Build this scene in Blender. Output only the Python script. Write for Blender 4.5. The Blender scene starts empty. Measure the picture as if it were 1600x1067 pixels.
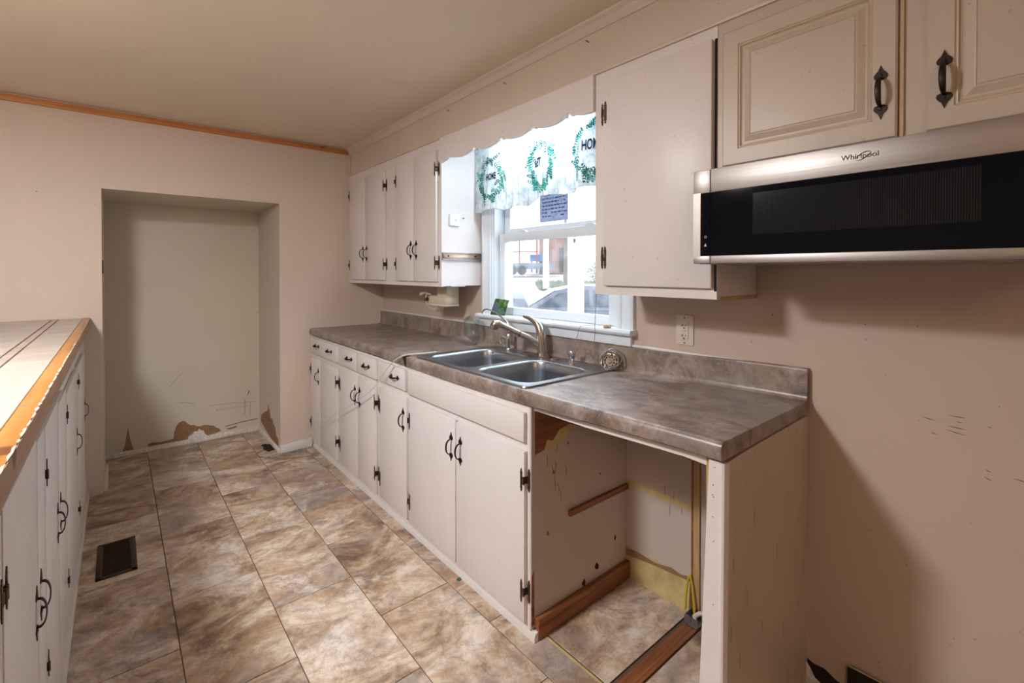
import bpy, bmesh, math, random
from math import sin, cos, pi, radians
from mathutils import Vector, Matrix
from mathutils.geometry import tessellate_polygon
random.seed(7)
SC = bpy.context.scene
COL = SC.collection

# ------------------------------------------------------------------ camera
CAM_H = 1.3314
cd = bpy.data.cameras.new('camera'); cam = bpy.data.objects.new('camera', cd); COL.objects.link(cam)
cd.sensor_width = 36.0; cd.sensor_fit = 'HORIZONTAL'
cd.lens = 736.417 / 1600 * 36.0
cd.shift_y = -(533.5 - 431.744) / 1600
cd.clip_start = 0.02; cd.clip_end = 300
cam.location = (0, 0, CAM_H)
cam.rotation_euler = (radians(90 - 0.549), 0, radians(-39.952))
SC.camera = cam

# ------------------------------------------------------------------ world, lights, exposure
w = bpy.data.worlds.new('world'); SC.world = w; w.use_nodes = True
bg = w.node_tree.nodes['Background']
bg.inputs[0].default_value = (0.86, 0.94, 1.0, 1); bg.inputs[1].default_value = 5.0
SC.view_settings.view_transform = 'Standard'; SC.view_settings.look = 'None'
SC.view_settings.gamma = 1.0; SC.view_settings.use_curve_mapping = False
SC.view_settings.exposure = 0.04

def lamp(kind, name, loc, energy, color, rot=(0, 0, 0), **k):
    d = bpy.data.lights.new(name, kind); d.energy = energy; d.color = color
    for a, v in k.items(): setattr(d, a, v)
    o = bpy.data.objects.new(name, d); COL.objects.link(o); o.location = loc; o.rotation_euler = rot
    return o
# ceiling lamp bulb, hung over the half wall side of the room
lamp('POINT', 'ceiling_lamp_bulb', (-0.68, 1.50, 2.08), 23, (1.0, 0.93, 0.885), shadow_soft_size=0.17)
lamp('AREA', 'ceiling_lamp_diffuser', (-0.68, 1.50, 2.235), 57, (0.965, 0.975, 1.0), shape='DISK', size=0.34)
# added warm fill lamp, unseen, far behind the camera
lamp('POINT', 'rear_warm_fill', (-1.2, -1.5, 2.05), 24, (1.0, 0.70, 0.46), shadow_soft_size=0.2)
# daylight entering through the sink window
pw = lamp('AREA', 'window_portal', (1.86, 1.76, 1.55), 1, (1, 1, 1), rot=(0, radians(90), 0), shape='RECTANGLE', size=0.95, size_y=0.92)
pw.data.cycles.is_portal = True

# ------------------------------------------------------------------ materials
def nodes(name):
    m = bpy.data.materials.new(name); m.use_nodes = True
    nt = m.node_tree; b = nt.nodes['Principled BSDF']
    return m, nt, b
def N(nt, t, **k):
    n = nt.nodes.new(t)
    for a, v in k.items():
        if a in n.inputs.keys(): n.inputs[a].default_value = v
        else: setattr(n, a, v)
    return n
def coords(nt, scale=(1, 1, 1), rnd=False, rot=(0, 0, 0)):
    g = N(nt, 'ShaderNodeNewGeometry'); out = g.outputs['Position']
    if rnd:
        oi = N(nt, 'ShaderNodeObjectInfo'); mu = N(nt, 'ShaderNodeVectorMath', operation='SCALE'); mu.inputs[0].default_value = (37, 91, 53)
        nt.links.new(oi.outputs['Random'], mu.inputs['Scale'])
        ad = N(nt, 'ShaderNodeVectorMath', operation='ADD'); nt.links.new(out, ad.inputs[0]); nt.links.new(mu.outputs[0], ad.inputs[1]); out = ad.outputs[0]
    mp = N(nt, 'ShaderNodeMapping'); mp.inputs['Scale'].default_value = scale; mp.inputs['Rotation'].default_value = rot
    nt.links.new(out, mp.inputs['Vector'])
    return mp.outputs[0]
def noise(nt, vec, scale, detail=4, rough=0.55, dist=0.0):
    n = N(nt, 'ShaderNodeTexNoise', Scale=scale, Detail=detail, Roughness=rough, Distortion=dist)
    nt.links.new(vec, n.inputs['Vector']); return n.outputs['Fac']
def ramp(nt, fac, stops, interp='LINEAR'):
    r = N(nt, 'ShaderNodeValToRGB'); e = r.color_ramp.elements; r.color_ramp.interpolation = interp
    while len(e) < len(stops): e.new(0.5)
    for i, (p, c) in enumerate(stops):
        e[i].position = p; e[i].color = (*c, 1) if len(c) == 3 else c
    nt.links.new(fac, r.inputs[0]); return r.outputs[0]
def mix(nt, fac, a, b, mode='MIX'):
    m = N(nt, 'ShaderNodeMix', data_type='RGBA', blend_type=mode)
    for s, v in ((0, fac), (6, a), (7, b)):
        if hasattr(v, 'is_linked'): nt.links.new(v, m.inputs[s])
        elif s == 0: m.inputs[0].default_value = v
        else: m.inputs[s].default_value = (*v, 1)
    return m.outputs[2]
def bump(nt, b, h, strength=0.2, dist=0.002):
    n = N(nt, 'ShaderNodeBump', Strength=strength, Distance=dist)
    nt.links.new(h, n.inputs['Height']); nt.links.new(n.outputs[0], b.inputs['Normal'])

def plain(name, col, rough=0.5, metal=0.0, vary=0.08, scale=20, bmp=0.0, **k):
    m, nt, b = nodes(name)
    v = coords(nt); f = noise(nt, v, scale)
    lo = tuple(max(0, c * (1 - vary)) for c in col); hi = tuple(min(1, c * (1 + vary)) for c in col)
    nt.links.new(ramp(nt, f, [(0.3, lo), (0.7, hi)]), b.inputs['Base Color'])
    b.inputs['Roughness'].default_value = rough; b.inputs['Metallic'].default_value = metal
    for a, x in k.items(): b.inputs[a.replace('_', ' ')].default_value = x
    if bmp: bump(nt, b, f, bmp)
    return m

def wall_mat(name, base, specks=True, rough=0.6):
    m, nt, b = nodes(name); v = coords(nt)
    f = noise(nt, v, 1.3, 3); c = ramp(nt, f, [(0.3, tuple(x * 0.95 for x in base)), (0.7, tuple(min(1, x * 1.03) for x in base))])
    if specks:
        s = ramp(nt, noise(nt, v, 46, 2, 0.4), [(0.225, (0.5, 0.38, 0.3)), (0.24, (1, 1, 1))])
        c = mix(nt, 0.5, c, s, 'MULTIPLY')
    nt.links.new(c, b.inputs['Base Color']); b.inputs['Roughness'].default_value = rough
    bump(nt, b, noise(nt, v, 90, 2), 0.12, 0.002)
    return m

def cabinet_mat(name, base, streak=(3, 40, 2)):
    m, nt, b = nodes(name)
    v = coords(nt, (14, 14, 1.2)); v2 = coords(nt)
    f = noise(nt, v, 5, 3, 0.6)
    c = ramp(nt, noise(nt, v2, 3.5, 4), [(0.3, tuple(x * 0.955 for x in base)), (0.7, tuple(min(1, x * 1.02) for x in base))])
    s = ramp(nt, noise(nt, v2, 52, 2, 0.4), [(0.235, (0.5, 0.38, 0.3)), (0.25, (1, 1, 1))])
    c = mix(nt, 0.35, c, s, 'MULTIPLY')
    nt.links.new(c, b.inputs['Base Color'])
    b.inputs['Roughness'].default_value = 0.38; b.inputs['Specular IOR Level'].default_value = 0.45
    bump(nt, b, f, 0.16, 0.0025)
    return m

def stone_floor():
    m, nt, b = nodes('stone_look_vinyl')
    v = coords(nt, (1, 1, 1), rnd=True, rot=(0, 0, 0.6))
    vs = coords(nt, (1, 1.5, 1), rnd=True, rot=(0, 0, 0.9))
    f1 = noise(nt, vs, 3.0, 10, 0.70, 0.9)
    base = ramp(nt, f1, [(0.34, (0.16, 0.10, 0.07)), (0.43, (0.36, 0.245, 0.165)), (0.49, (0.56, 0.42, 0.30)), (0.56, (0.72, 0.60, 0.48)), (0.66, (0.82, 0.75, 0.68))])
    f2 = noise(nt, v, 2.1, 9, 0.72, 1.2)
    grey = ramp(nt, f2, [(0.50, (0, 0, 0)), (0.60, (0.75, 0.75, 0.75))])
    c = mix(nt, grey, base, (0.36, 0.305, 0.29))
    rust = ramp(nt, noise(nt, v, 4.2, 7, 0.66, 0.8), [(0.51, (0, 0, 0)), (0.62, (0.65, 0.65, 0.65))])
    c = mix(nt, rust, c, (0.50, 0.325, 0.19))
    pale = ramp(nt, noise(nt, vs, 2.6, 8, 0.68, 1.4), [(0.55, (0, 0, 0)), (0.66, (0.75, 0.75, 0.75))])
    c = mix(nt, pale, c, (0.80, 0.74, 0.68))
    f3 = noise(nt, v, 3.1, 9, 0.66, 1.8)
    vein = ramp(nt, f3, [(0.488, (0, 0, 0)), (0.5, (0.35, 0.35, 0.35)), (0.512, (0, 0, 0))])
    c = mix(nt, vein, c, (0.21, 0.14, 0.11))
    fine = ramp(nt, noise(nt, v, 16, 10, 0.82, 0.3), [(0.36, (0.50, 0.44, 0.40)), (0.53, (1, 1, 1))])
    c = mix(nt, 0.75, c, fine, 'MULTIPLY')
    nt.links.new(c, b.inputs['Base Color'])
    b.inputs['Roughness'].default_value = 0.42
    bump(nt, b, noise(nt, v, 30, 4), 0.2, 0.002)
    return m

def laminate():
    m, nt, b = nodes('brown_stone_laminate')
    v = coords(nt, (1.3, 1, 1)); f = noise(nt, v, 9, 10, 0.74, 0.5)
    c = ramp(nt, f, [(0.33, (0.085, 0.056, 0.044)), (0.44, (0.18, 0.130, 0.110)), (0.54, (0.31, 0.24, 0.215)), (0.66, (0.46, 0.385, 0.34))])
    f2 = noise(nt, coords(nt), 3.6, 5, 0.55)
    c = mix(nt, ramp(nt, f2, [(0.42, (0, 0, 0)), (0.62, (0.6, 0.6, 0.6))]), c, (0.25, 0.215, 0.20))
    f4 = noise(nt, coords(nt), 5.3, 4, 0.5, .6)
    c = mix(nt, ramp(nt, f4, [(0.56, (0, 0, 0)), (0.70, (0.5, 0.5, 0.5))]), c, (0.30, 0.22, 0.12))
    fl = ramp(nt, noise(nt, coords(nt), 75, 4, 0.6), [(0.60, (0, 0, 0)), (0.68, (0.45, 0.45, 0.45))])
    c = mix(nt, fl, c, (0.46, 0.38, 0.33))
    nt.links.new(c, b.inputs['Base Color'])
    b.inputs['Roughness'].default_value = 0.33
    bump(nt, b, noise(nt, coords(nt), 70, 3), 0.12, 0.001)
    return m

def wood(name, c1, c2, axis='X', rough=0.45, scale=8):
    m, nt, b = nodes(name)
    sc = {'X': (0.6, 9, 9), 'Y': (9, 0.6, 9), 'Z': (9, 9, 0.6)}[axis]
    f = noise(nt, coords(nt, sc), scale / 2, 6, 0.6, 1.0)
    c = ramp(nt, f, [(0.3, c1), (0.65, c2)])
    kn = ramp(nt, noise(nt, coords(nt), 9, 1, 0.3), [(0.22, (0.25, 0.12, 0.06)), (0.27, (1, 1, 1))])
    c = mix(nt, 0.8, c, kn, 'MULTIPLY')
    nt.links.new(c, b.inputs['Base Color']); b.inputs['Roughness'].default_value = rough
    bump(nt, b, f, 0.2, 0.002)
    return m

def brushed(name, col, rough=0.28, axis='Y', aniso=0.0):
    m, nt, b = nodes(name)
    sc = {'Y': (60, 0.6, 60), 'X': (0.6, 60, 60), 'Z': (60, 60, 0.6)}[axis]
    f = noise(nt, coords(nt, sc), 6, 4, 0.6)
    nt.links.new(ramp(nt, f, [(0.3, tuple(c * 0.93 for c in col)), (0.7, col)]), b.inputs['Base Color'])
    b.inputs['Metallic'].default_value = 1.0
    r = ramp(nt, f, [(0.3, (rough * 0.85,) * 3), (0.7, (rough * 1.15,) * 3)]); nt.links.new(r, b.inputs['Roughness'])
    bump(nt, b, f, 0.04, 0.001)
    return m

def glassy(name, col=(1, 1, 1), rough=0.0, thin=True, fac=((.35, .045), (.8, .14), (1.0, .7)), dust=.12):
    m, nt, b = nodes(name)
    v = coords(nt); f = noise(nt, v, 14, 4)
    if thin:
        # window pane: mostly see-through with a little surface reflection and dust
        nt.nodes.remove(b)
        tr = N(nt, 'ShaderNodeBsdfTransparent'); gl = N(nt, 'ShaderNodeBsdfGlossy', Roughness=0.02); df = N(nt, 'ShaderNodeBsdfTranslucent')
        tr.inputs[0].default_value = (*col, 1); df.inputs[0].default_value = (0.85, 0.9, 1, 1)
        fr = N(nt, 'ShaderNodeLayerWeight', Blend=0.5); m1 = N(nt, 'ShaderNodeMixShader'); m2 = N(nt, 'ShaderNodeMixShader')
        nt.links.new(ramp(nt, f, [(0.4, (dust * .25,) * 3), (0.75, (dust,) * 3)]), m1.inputs[0])
        nt.links.new(tr.outputs[0], m1.inputs[1]); nt.links.new(df.outputs[0], m1.inputs[2])
        nt.links.new(ramp(nt, fr.outputs['Facing'], [(p_, (q_,) * 3) for p_, q_ in fac]), m2.inputs[0]); nt.links.new(m1.outputs[0], m2.inputs[1]); nt.links.new(gl.outputs[0], m2.inputs[2])
        nt.links.new(m2.outputs[0], nt.nodes['Material Output'].inputs[0])
    else:
        b.inputs['Base Color'].default_value = (*col, 1); b.inputs['Roughness'].default_value = rough
        b.inputs['Transmission Weight'].default_value = 1.0; b.inputs['IOR'].default_value = 1.45
        bump(nt, b, f, 0.05, 0.001)
    return m

M = {}
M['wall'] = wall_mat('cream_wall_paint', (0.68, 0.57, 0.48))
M['wallr'] = wall_mat('dimmed_cream_wall_paint', (0.56, 0.45, 0.375))  # same cream as the back wall, darkened to carry its dimmer light
M['alcove'] = wall_mat('pale_alcove_paint', (0.66, 0.59, 0.49))
M['ceiling'] = wall_mat('ceiling_paint', (0.74, 0.63, 0.49), specks=False)
M['trimw'] = plain('white_trim_paint', (0.74, 0.71, 0.68), 0.35, vary=0.05, scale=8)
M['casing'] = plain('window_casing_paint', (0.74, 0.80, 0.86), 0.35, vary=0.03, scale=8)
M['vinyl'] = plain('white_vinyl', (0.78, 0.84, 0.90), 0.3, vary=0.02, scale=4)
M['cab'] = cabinet_mat('white_cabinet_paint', (0.78, 0.73, 0.72))
M['cabw'] = cabinet_mat('baked_light_cabinet_paint', (0.56, 0.475, 0.385))  # same cabinet paint with the warm light's tan cast put into the colour
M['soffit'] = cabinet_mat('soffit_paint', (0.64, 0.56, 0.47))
M['groove'] = plain('yellowed_paint_edge', (0.52, 0.37, 0.22), 0.5)
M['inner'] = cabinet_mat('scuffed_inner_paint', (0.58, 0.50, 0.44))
M['floor'] = stone_floor()
M['joint'] = plain('dark_floor_joint', (0.13, 0.085, 0.055), 0.8)
M['lam'] = laminate()
M['orange'] = wood('orange_pine', (0.40, 0.13, 0.035), (0.62, 0.25, 0.075), 'X')
M['edge'] = wood('varnished_pine_edge', (0.34, 0.13, 0.025), (0.50, 0.22, 0.05), 'Y', 0.3)
M['edgeface'] = wood('dull_pine_face', (0.33, 0.19, 0.11), (0.45, 0.28, 0.17), 'Y', 0.5)
M['redwood'] = wood('red_brown_wood', (0.14, 0.04, 0.018), (0.34, 0.12, 0.045), 'X', 0.5)
M['paledow'] = wood('pale_bare_wood', (0.45, 0.28, 0.12), (0.60, 0.42, 0.20), 'Z', 0.6)
M['glue'] = plain('yellowed_old_glue', (0.60, 0.47, 0.22), 0.6, vary=0.2, scale=14)
M['kraft'] = plain('torn_brown_drywall_paper', (0.30, 0.175, 0.09), 0.85, vary=0.15, scale=30)
M['plaster'] = plain('crumbled_white_plaster', (0.78, 0.72, 0.66), 0.9, vary=0.2, scale=60, bmp=0.6)
M['iron'] = plain('dark_bronze_hardware', (0.032, 0.022, 0.018), 0.42, 0.7, vary=0.3, scale=90, bmp=0.15)
M['bronze'] = plain('worn_bronze_hinge', (0.10, 0.066, 0.042), 0.45, 0.8, vary=0.45, scale=120)
M['steel'] = brushed('brushed_sink_steel', (0.40, 0.43, 0.47), 0.30, 'Y')
M['mwsteel'] = brushed('brushed_microwave_steel', (0.44, 0.405, 0.385), 0.46, 'Y')
M['nickel'] = brushed('brushed_nickel', (0.52, 0.47, 0.42), 0.25, 'Z')
M['chrome'] = plain('chrome', (0.75, 0.75, 0.76), 0.07, 1.0, vary=0.02)
M['black'] = plain('black_plastic', (0.012, 0.012, 0.014), 0.4)
M['bglass'] = plain('black_glass', (0.004, 0.0045, 0.007), 0.08, vary=0.1, scale=3, IOR=1.22)
M['mesh'] = None
M['tile'] = plain('cream_ceramic_tile', (0.41, 0.355, 0.305), 0.28, vary=0.12, scale=9)
M['grout'] = plain('brown_grout', (0.22, 0.14, 0.09), 0.9)
M['deco'] = plain('tan_border_tile', (0.40, 0.32, 0.26), 0.3, vary=0.2, scale=40)
M['vent'] = plain('dark_brown_metal_vent', (0.06, 0.032, 0.018), 0.45, 0.4, vary=0.3, scale=30)
M['ventdark'] = plain('vent_shadow', (0.008, 0.005, 0.004), 0.8)
M['almond'] = plain('almond_plastic', (0.62, 0.54, 0.40), 0.35, vary=0.05)
M['outlet'] = plain('outlet_plastic', (0.66, 0.60, 0.52), 0.35, vary=0.03)
M['slot'] = plain('dark_slot', (0.02, 0.012, 0.01), 0.7)
M['glass'] = glassy('window_glass')
M['jar'] = glassy('clear_jar_glass', (0.90, 0.94, 0.93), fac=((.2, .07), (.6, .22), (1.0, .95)), dust=.01)
M['hose'] = plain('clear_plastic_tube', (0.78, 0.74, 0.70), 0.3, vary=0.03, Transmission_Weight=0.25)
M['string'] = plain('brown_cord', (0.30, 0.19, 0.10), 0.8)
M['cork'] = plain('cork', (0.50, 0.30, 0.15), 0.8, vary=0.3, scale=200)
M['yellow'] = plain('yellow_cable_sheath', (0.62, 0.44, 0.03), 0.4)
M['box'] = plain('galvanised_box', (0.30, 0.30, 0.32), 0.4, 0.8, vary=0.3, scale=60)
M['scuff'] = plain('dark_scuff', (0.20, 0.125, 0.08), 0.8)
M['darkhole'] = plain('dark_gap', (0.018, 0.010, 0.008), 0.9)
M['text'] = plain('dark_lettering', (0.03, 0.03, 0.035), 0.4)
M['textlight'] = plain('pale_icon_print', (0.6, 0.6, 0.6), 0.4)

def mesh_screen():
    m, nt, b = nodes('microwave_door_screen')
    wv = N(nt, 'ShaderNodeTexWave', wave_type='BANDS', bands_direction='Y', Scale=75.0)
    nt.links.new(coords(nt), wv.inputs['Vector'])
    nt.links.new(ramp(nt, wv.outputs['Fac'], [(0.3, (0.006, 0.007, 0.009)), (0.8, (0.017, 0.018, 0.019))]), b.inputs['Base Color'])
    b.inputs['Roughness'].default_value = 0.15; b.inputs['IOR'].default_value = 1.25
    return m
M['mesh'] = mesh_screen()

def curtain_mat():
    m, nt, b = nodes('wood_grain_print_fabric'); nt.nodes.remove(b)
    v = coords(nt)
    f = noise(nt, v, 22, 6, 0.7, 0.5)
    c = ramp(nt, f, [(0.34, (0.30, 0.36, 0.38)), (0.5, (0.54, 0.58, 0.60)), (0.62, (0.68, 0.70, 0.71))])
    g = noise(nt, coords(nt, (1, 60, 2.2)), 1.4, 4, 0.6)
    c = mix(nt, ramp(nt, g, [(0.33, (0.65,) * 3), (0.43, (0,) * 3)]), c, (0.14, 0.19, 0.20))
    df = N(nt, 'ShaderNodeBsdfDiffuse'); tl = N(nt, 'ShaderNodeBsdfTranslucent'); mx = N(nt, 'ShaderNodeMixShader')
    mx.inputs[0].default_value = 0.4
    nt.links.new(c, df.inputs[0]); nt.links.new(c, tl.inputs[0]); nt.links.new(df.outputs[0], mx.inputs[1]); nt.links.new(tl.outputs[0], mx.inputs[2])
    nt.links.new(mx.outputs[0], nt.nodes['Material Output'].inputs[0])
    return m
M['curtain'] = curtain_mat()
def sheer(name, col, t=0.5):
    m, nt, b = nodes(name); nt.nodes.remove(b)
    c = ramp(nt, noise(nt, coords(nt), 60, 3), [(0.3, tuple(x * 0.7 for x in col)), (0.7, col)])
    df = N(nt, 'ShaderNodeBsdfDiffuse'); tl = N(nt, 'ShaderNodeBsdfTranslucent'); mx = N(nt, 'ShaderNodeMixShader'); mx.inputs[0].default_value = t
    nt.links.new(c, df.inputs[0]); nt.links.new(c, tl.inputs[0]); nt.links.new(df.outputs[0], mx.inputs[1]); nt.links.new(tl.outputs[0], mx.inputs[2])
    nt.links.new(mx.outputs[0], nt.nodes['Material Output'].inputs[0]); return m
M['leafL'] = sheer('print_light_green', (0.04, 0.24, 0.19), .35); M['leafD'] = sheer('print_dark_green', (0.012, 0.08, 0.075), .35); M['ink'] = sheer('print_ink', (0.012, 0.015, 0.03), .3)
M['paper'] = sheer('notice_paper', (0.50, 0.55, 0.70), 0.6); M['paperink'] = sheer('notice_ink', (0.20, 0.23, 0.36), 0.5)

# ------------------------------------------------------------------ helpers
WL = {}
def wloc(o): return WL.get(o.name, Vector((0, 0, 0))) if o else Vector((0, 0, 0))
def props(o, label=None, cat=None, group=None, kind=None):
    if label: o['label'] = label
    if cat: o['category'] = cat
    if group: o['group'] = group
    if kind: o['kind'] = kind
    return o
def thing(name, loc, label, cat, group=None):
    o = bpy.data.objects.new(name, None); COL.objects.link(o); o.location = loc; o.empty_display_size = 0.05
    WL[o.name] = Vector(loc)
    return props(o, label, cat, group)
def smooth(me, ang=35):
    for p in me.polygons: p.use_smooth = True
    try: me.set_sharp_from_angle(angle=radians(ang))
    except Exception: pass
def put(name, bm, mat, parent=None, loc=None, sm=True, **k):
    """bm in world coordinates -> one object whose origin is its parent's (or loc)"""
    org = Vector(loc) if loc is not None else (wloc(parent) if parent else Vector((0, 0, 0)))
    me = bpy.data.meshes.new(name); bmesh.ops.translate(bm, verts=bm.verts, vec=-org)
    bmesh.ops.recalc_face_normals(bm, faces=bm.faces)
    bm.to_mesh(me); bm.free()
    if sm: smooth(me)
    for mm in (mat if isinstance(mat, (list, tuple)) else [mat]): me.materials.append(mm)
    o = bpy.data.objects.new(name, me); COL.objects.link(o)
    if parent: o.parent = parent; o.location = org - wloc(parent)
    else: o.location = org
    WL[o.name] = org
    return props(o, **k)
def inst(name, me, parent, loc, rot=(0, 0, 0), scale=(1, 1, 1), **k):
    o = bpy.data.objects.new(name, me); COL.objects.link(o)
    if parent: o.parent = parent
    o.location = Vector(loc) - wloc(parent); o.rotation_euler = rot; o.scale = scale; WL[o.name] = Vector(loc)
    return props(o, **k)
def mesh_of(name, bm, mat, sm=True):
    bmesh.ops.recalc_face_normals(bm, faces=bm.faces)
    me = bpy.data.meshes.new(name); bm.to_mesh(me); bm.free(); me.materials.append(mat)
    if sm: smooth(me)
    return me
def B(): return bmesh.new()
def box(bm, x0, y0, z0, x1, y1, z1, bev=0.0, seg=2):
    r = bmesh.ops.create_cube(bm, size=1)
    vs = r['verts']
    for v in vs:
        v.co = Vector(((x0 + x1) / 2 + v.co.x * (x1 - x0), (y0 + y1) / 2 + v.co.y * (y1 - y0), (z0 + z1) / 2 + v.co.z * (z1 - z0)))
    if bev:
        es = list({e for v in vs for e in v.link_edges})
        bmesh.ops.bevel(bm, geom=es, offset=bev, segments=seg, profile=0.5, affect='EDGES')
    return bm
def bx(*a, **k): return box(B(), *a, **k)
def tube(bm, pts, r, sides=10, caps=True):
    pts = [Vector(p) for p in pts]; n = len(pts); rr = r if isinstance(r, (list, tuple)) else [r] * n
    rings = []; up = None
    for i, p in enumerate(pts):
        d = (pts[min(i + 1, n - 1)] - pts[max(i - 1, 0)]).normalized()
        if up is None: up = Vector((0, 0, 1)) if abs(d.z) < 0.9 else Vector((1, 0, 0))
        a = d.cross(up)
        if a.length < 1e-4: a = d.orthogonal()
        a.normalize(); b = a.cross(d).normalized(); up = b
        rx, ry = rr[i] if isinstance(rr[i], (tuple, list)) else (rr[i], rr[i])
        rings.append([bm.verts.new(p + a * rx * cos(2 * pi * k / sides) + b * ry * sin(2 * pi * k / sides)) for k in range(sides)])
    for i in range(n - 1):
        for k in range(sides):
            bm.faces.new((rings[i][k], rings[i][(k + 1) % sides], rings[i + 1][(k + 1) % sides], rings[i + 1][k]))
    if caps: bm.faces.new(rings[0][::-1]); bm.faces.new(rings[-1])
    return bm
def lathe(bm, prof, c=(0, 0, 0), axis=(0, 0, 1), n=24):
    ax = Vector(axis).normalized(); q = Vector((0, 0, 1)).rotation_difference(ax); c = Vector(c); rings = []
    for r, z in prof:
        if r < 1e-6: rings.append([bm.verts.new(c + q @ Vector((0, 0, z)))])
        else: rings.append([bm.verts.new(c + q @ Vector((r * cos(2 * pi * k / n), r * sin(2 * pi * k / n), z))) for k in range(n)])
    for a, b in zip(rings, rings[1:]):
        for k in range(n):
            k2 = (k + 1) % n
            if len(a) == 1 and len(b) == 1: continue
            if len(a) == 1: bm.faces.new((a[0], b[k2], b[k]))
            elif len(b) == 1: bm.faces.new((a[k], a[k2], b[0]))
            else: bm.faces.new((a[k], a[k2], b[k2], b[k]))
    return bm
def prism(bm, poly, fn, t0, t1):
    """extrude 2D polygon poly; fn(u, v, t) -> xyz"""
    a = [bm.verts.new(fn(u, v, t0)) for u, v in poly]; b = [bm.verts.new(fn(u, v, t1)) for u, v in poly]
    n = len(poly)
    for i in range(n): bm.faces.new((a[i], a[(i + 1) % n], b[(i + 1) % n], b[i]))
    if n <= 4: bm.faces.new(a[::-1]); bm.faces.new(b)
    else:
        for i, j, k in tessellate_polygon([[Vector((u, v, 0)) for u, v in poly]]):
            bm.faces.new((a[i], a[k], a[j])); bm.faces.new((b[i], b[j], b[k]))
    return bm
def smstep(a, b, x):
    t = max(0, min(1, (x - a) / (b - a))); return t * t * (3 - 2 * t)

# ------------------------------------------------------------------ main dimensions (metres)
YF = 3.7365; XW = 1.71; ZC = 2.307; YA = 4.40; AX0, AX1, AZ = -0.07, 0.911, 1.83
ZK = 0.902            # worktop surface
XD = 1.12             # base door fronts
XL = -0.137           # half-wall cabinet doors

# ------------------------------------------------------------------ setting
bm = B(); box(bm, -3.3, -2.6, -0.12, 1.71, 4.5, -0.006)
put('subfloor', bm, M['joint'], kind='structure')
floor = put('floor', bx(-3.2, -2.5, -0.006, XW, 4.4, -0.0035), M['joint'], kind='structure')
# floor tiles: six columns, joints staggered by half a tile
tile_me = {}
def floor_tile(x0, y0, x1, y1, z=0.0, bev=0.0012):
    key = (round(x1 - x0, 3), round(y1 - y0, 3))
    if key not in tile_me:
        b_ = bx(-key[0] / 2 + .0015, -key[1] / 2 + .0013, -0.0035, key[0] / 2 - .0015, key[1] / 2 - .0013, 0, bev=bev, seg=1)
        tile_me[key] = mesh_of('floor_tile', b_, M['floor'], sm=False)
    inst('floor_tile', tile_me[key], floor, ((x0 + x1) / 2, (y0 + y1) / 2, z))
XB = [-0.142, 0.163, 0.470, 0.776, 1.078, 1.385, 1.69]
for i in range(4):
    off = 2.02 if i % 2 == 0 else 1.717
    for k in range(-5, 5):
        y0 = off + 0.6155 * k; y1 = y0 + 0.6155
        ymax = YA if i < 3 else YF
        if y0 > ymax: continue
        y1 = min(y1, ymax)
        if y0 < YF < y1 and i == 3: y1 = YF
        floor_tile(XB[i], y0, XB[i + 1], y1)
floor_tile(0.776, YF, AX1, YA)
for k in range(-1, 4):                       # narrow column in front of the base cabinets
    y0 = 1.42 + 0.6095 * k; floor_tile(1.078, max(y0, 0.52), 1.19 if k < 0 else 1.165, min(y0 + 0.6095, YF))
floor_tile(1.19, 1.225, 1.385, 1.30)
for (a, c) in ((1.078, 1.385), (1.385, 1.69)):
    for k in range(-4, 0): floor_tile(a, 0.53 + 0.6155 * k - 0.01, c, 0.53 + 0.6155 * (k + 1) - 0.01)
floor_tile(1.20, 0.955, XW - .005, 1.262, 0.003)       # sheet inside the empty dishwasher bay
floor_tile(1.20, 0.56, XW - .005, 0.885)
put('floor_batten', bx(1.16, 0.889, -0.0034, XW - .01, 0.940, 0.004, bev=0.001), M['redwood'], floor, label='bare red-brown batten')
put('glue_line', bx(1.188, 0.60, -0.0030, 1.196, 1.235, 0.0016), M['glue'], floor, label='yellow old glue line')

# back wall with the refrigerator alcove
bm = B()
box(bm, -3.2, YF, 0, AX0, YF + 0.02, ZC); box(bm, AX1, YF, 0, XW + .15, YF + 0.02, ZC); box(bm, AX0, YF, AZ, AX1, YF + 0.02, ZC)
wall_back = put('wall_back', bm, M['wall'], kind='structure', sm=False)
bm = B()
box(bm, AX0 - .08, YF + .0195, 0, AX0, YA + .08, AZ + .08); box(bm, AX1, YF + .0195, 0, AX1 + .08, YA + .08, AZ + .08)
box(bm, AX0, YA, 0, AX1, YA + .08, AZ + .08); box(bm, AX0, YF + .0195, AZ, AX1, YA, AZ + .08)
wall_alcove = put('wall_alcove', bm, M['alcove'], kind='structure', sm=False)
def patch(name, pts, fn, mat, parent, t=0.0012, **k):
    bm = B(); prism(bm, pts, fn, 0, t); return put(name, bm, mat, parent, **k)
fA = lambda u, v, t: (u, YA - t, v)
put('skirting', bx(AX0, YA - .012, 0, AX1, YA - .001, 0.036, bev=.003), M['plaster'], wall_alcove, label='chipped low white skirting')
patch('peeled_patch', [(0.02, .034), (0.035, .08), (.045, .15), (.053, .205), (.060, .15), (.068, .10), (.085, .034)], fA, M['kraft'], wall_alcove, label='peeled brown drywall paper')
patch('peeled_patch', [(.165, .036), (.17, .055), (.19, .062), (.24, .052), (.30, .058), (.322, .064), (.326, .11), (.338, .15), (.352, .172), (.375, .184), (.395, .178), (.41, .158), (.432, .140), (.45, .138), (.475, .122), (.50, .120), (.52, .125), (.545, .118), (.56, .112), (.585, .105), (.60, .085), (.62, .075), (.632, .052), (.60, .044), (.54, .036), (.40, .036)], fA, M['kraft'], wall_alcove)
patch('peeled_patch', [(.665, .058), (.69, .066), (.72, .068), (.745, .072), (.74, .058), (.70, .05)], fA, M['kraft'], wall_alcove)
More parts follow.
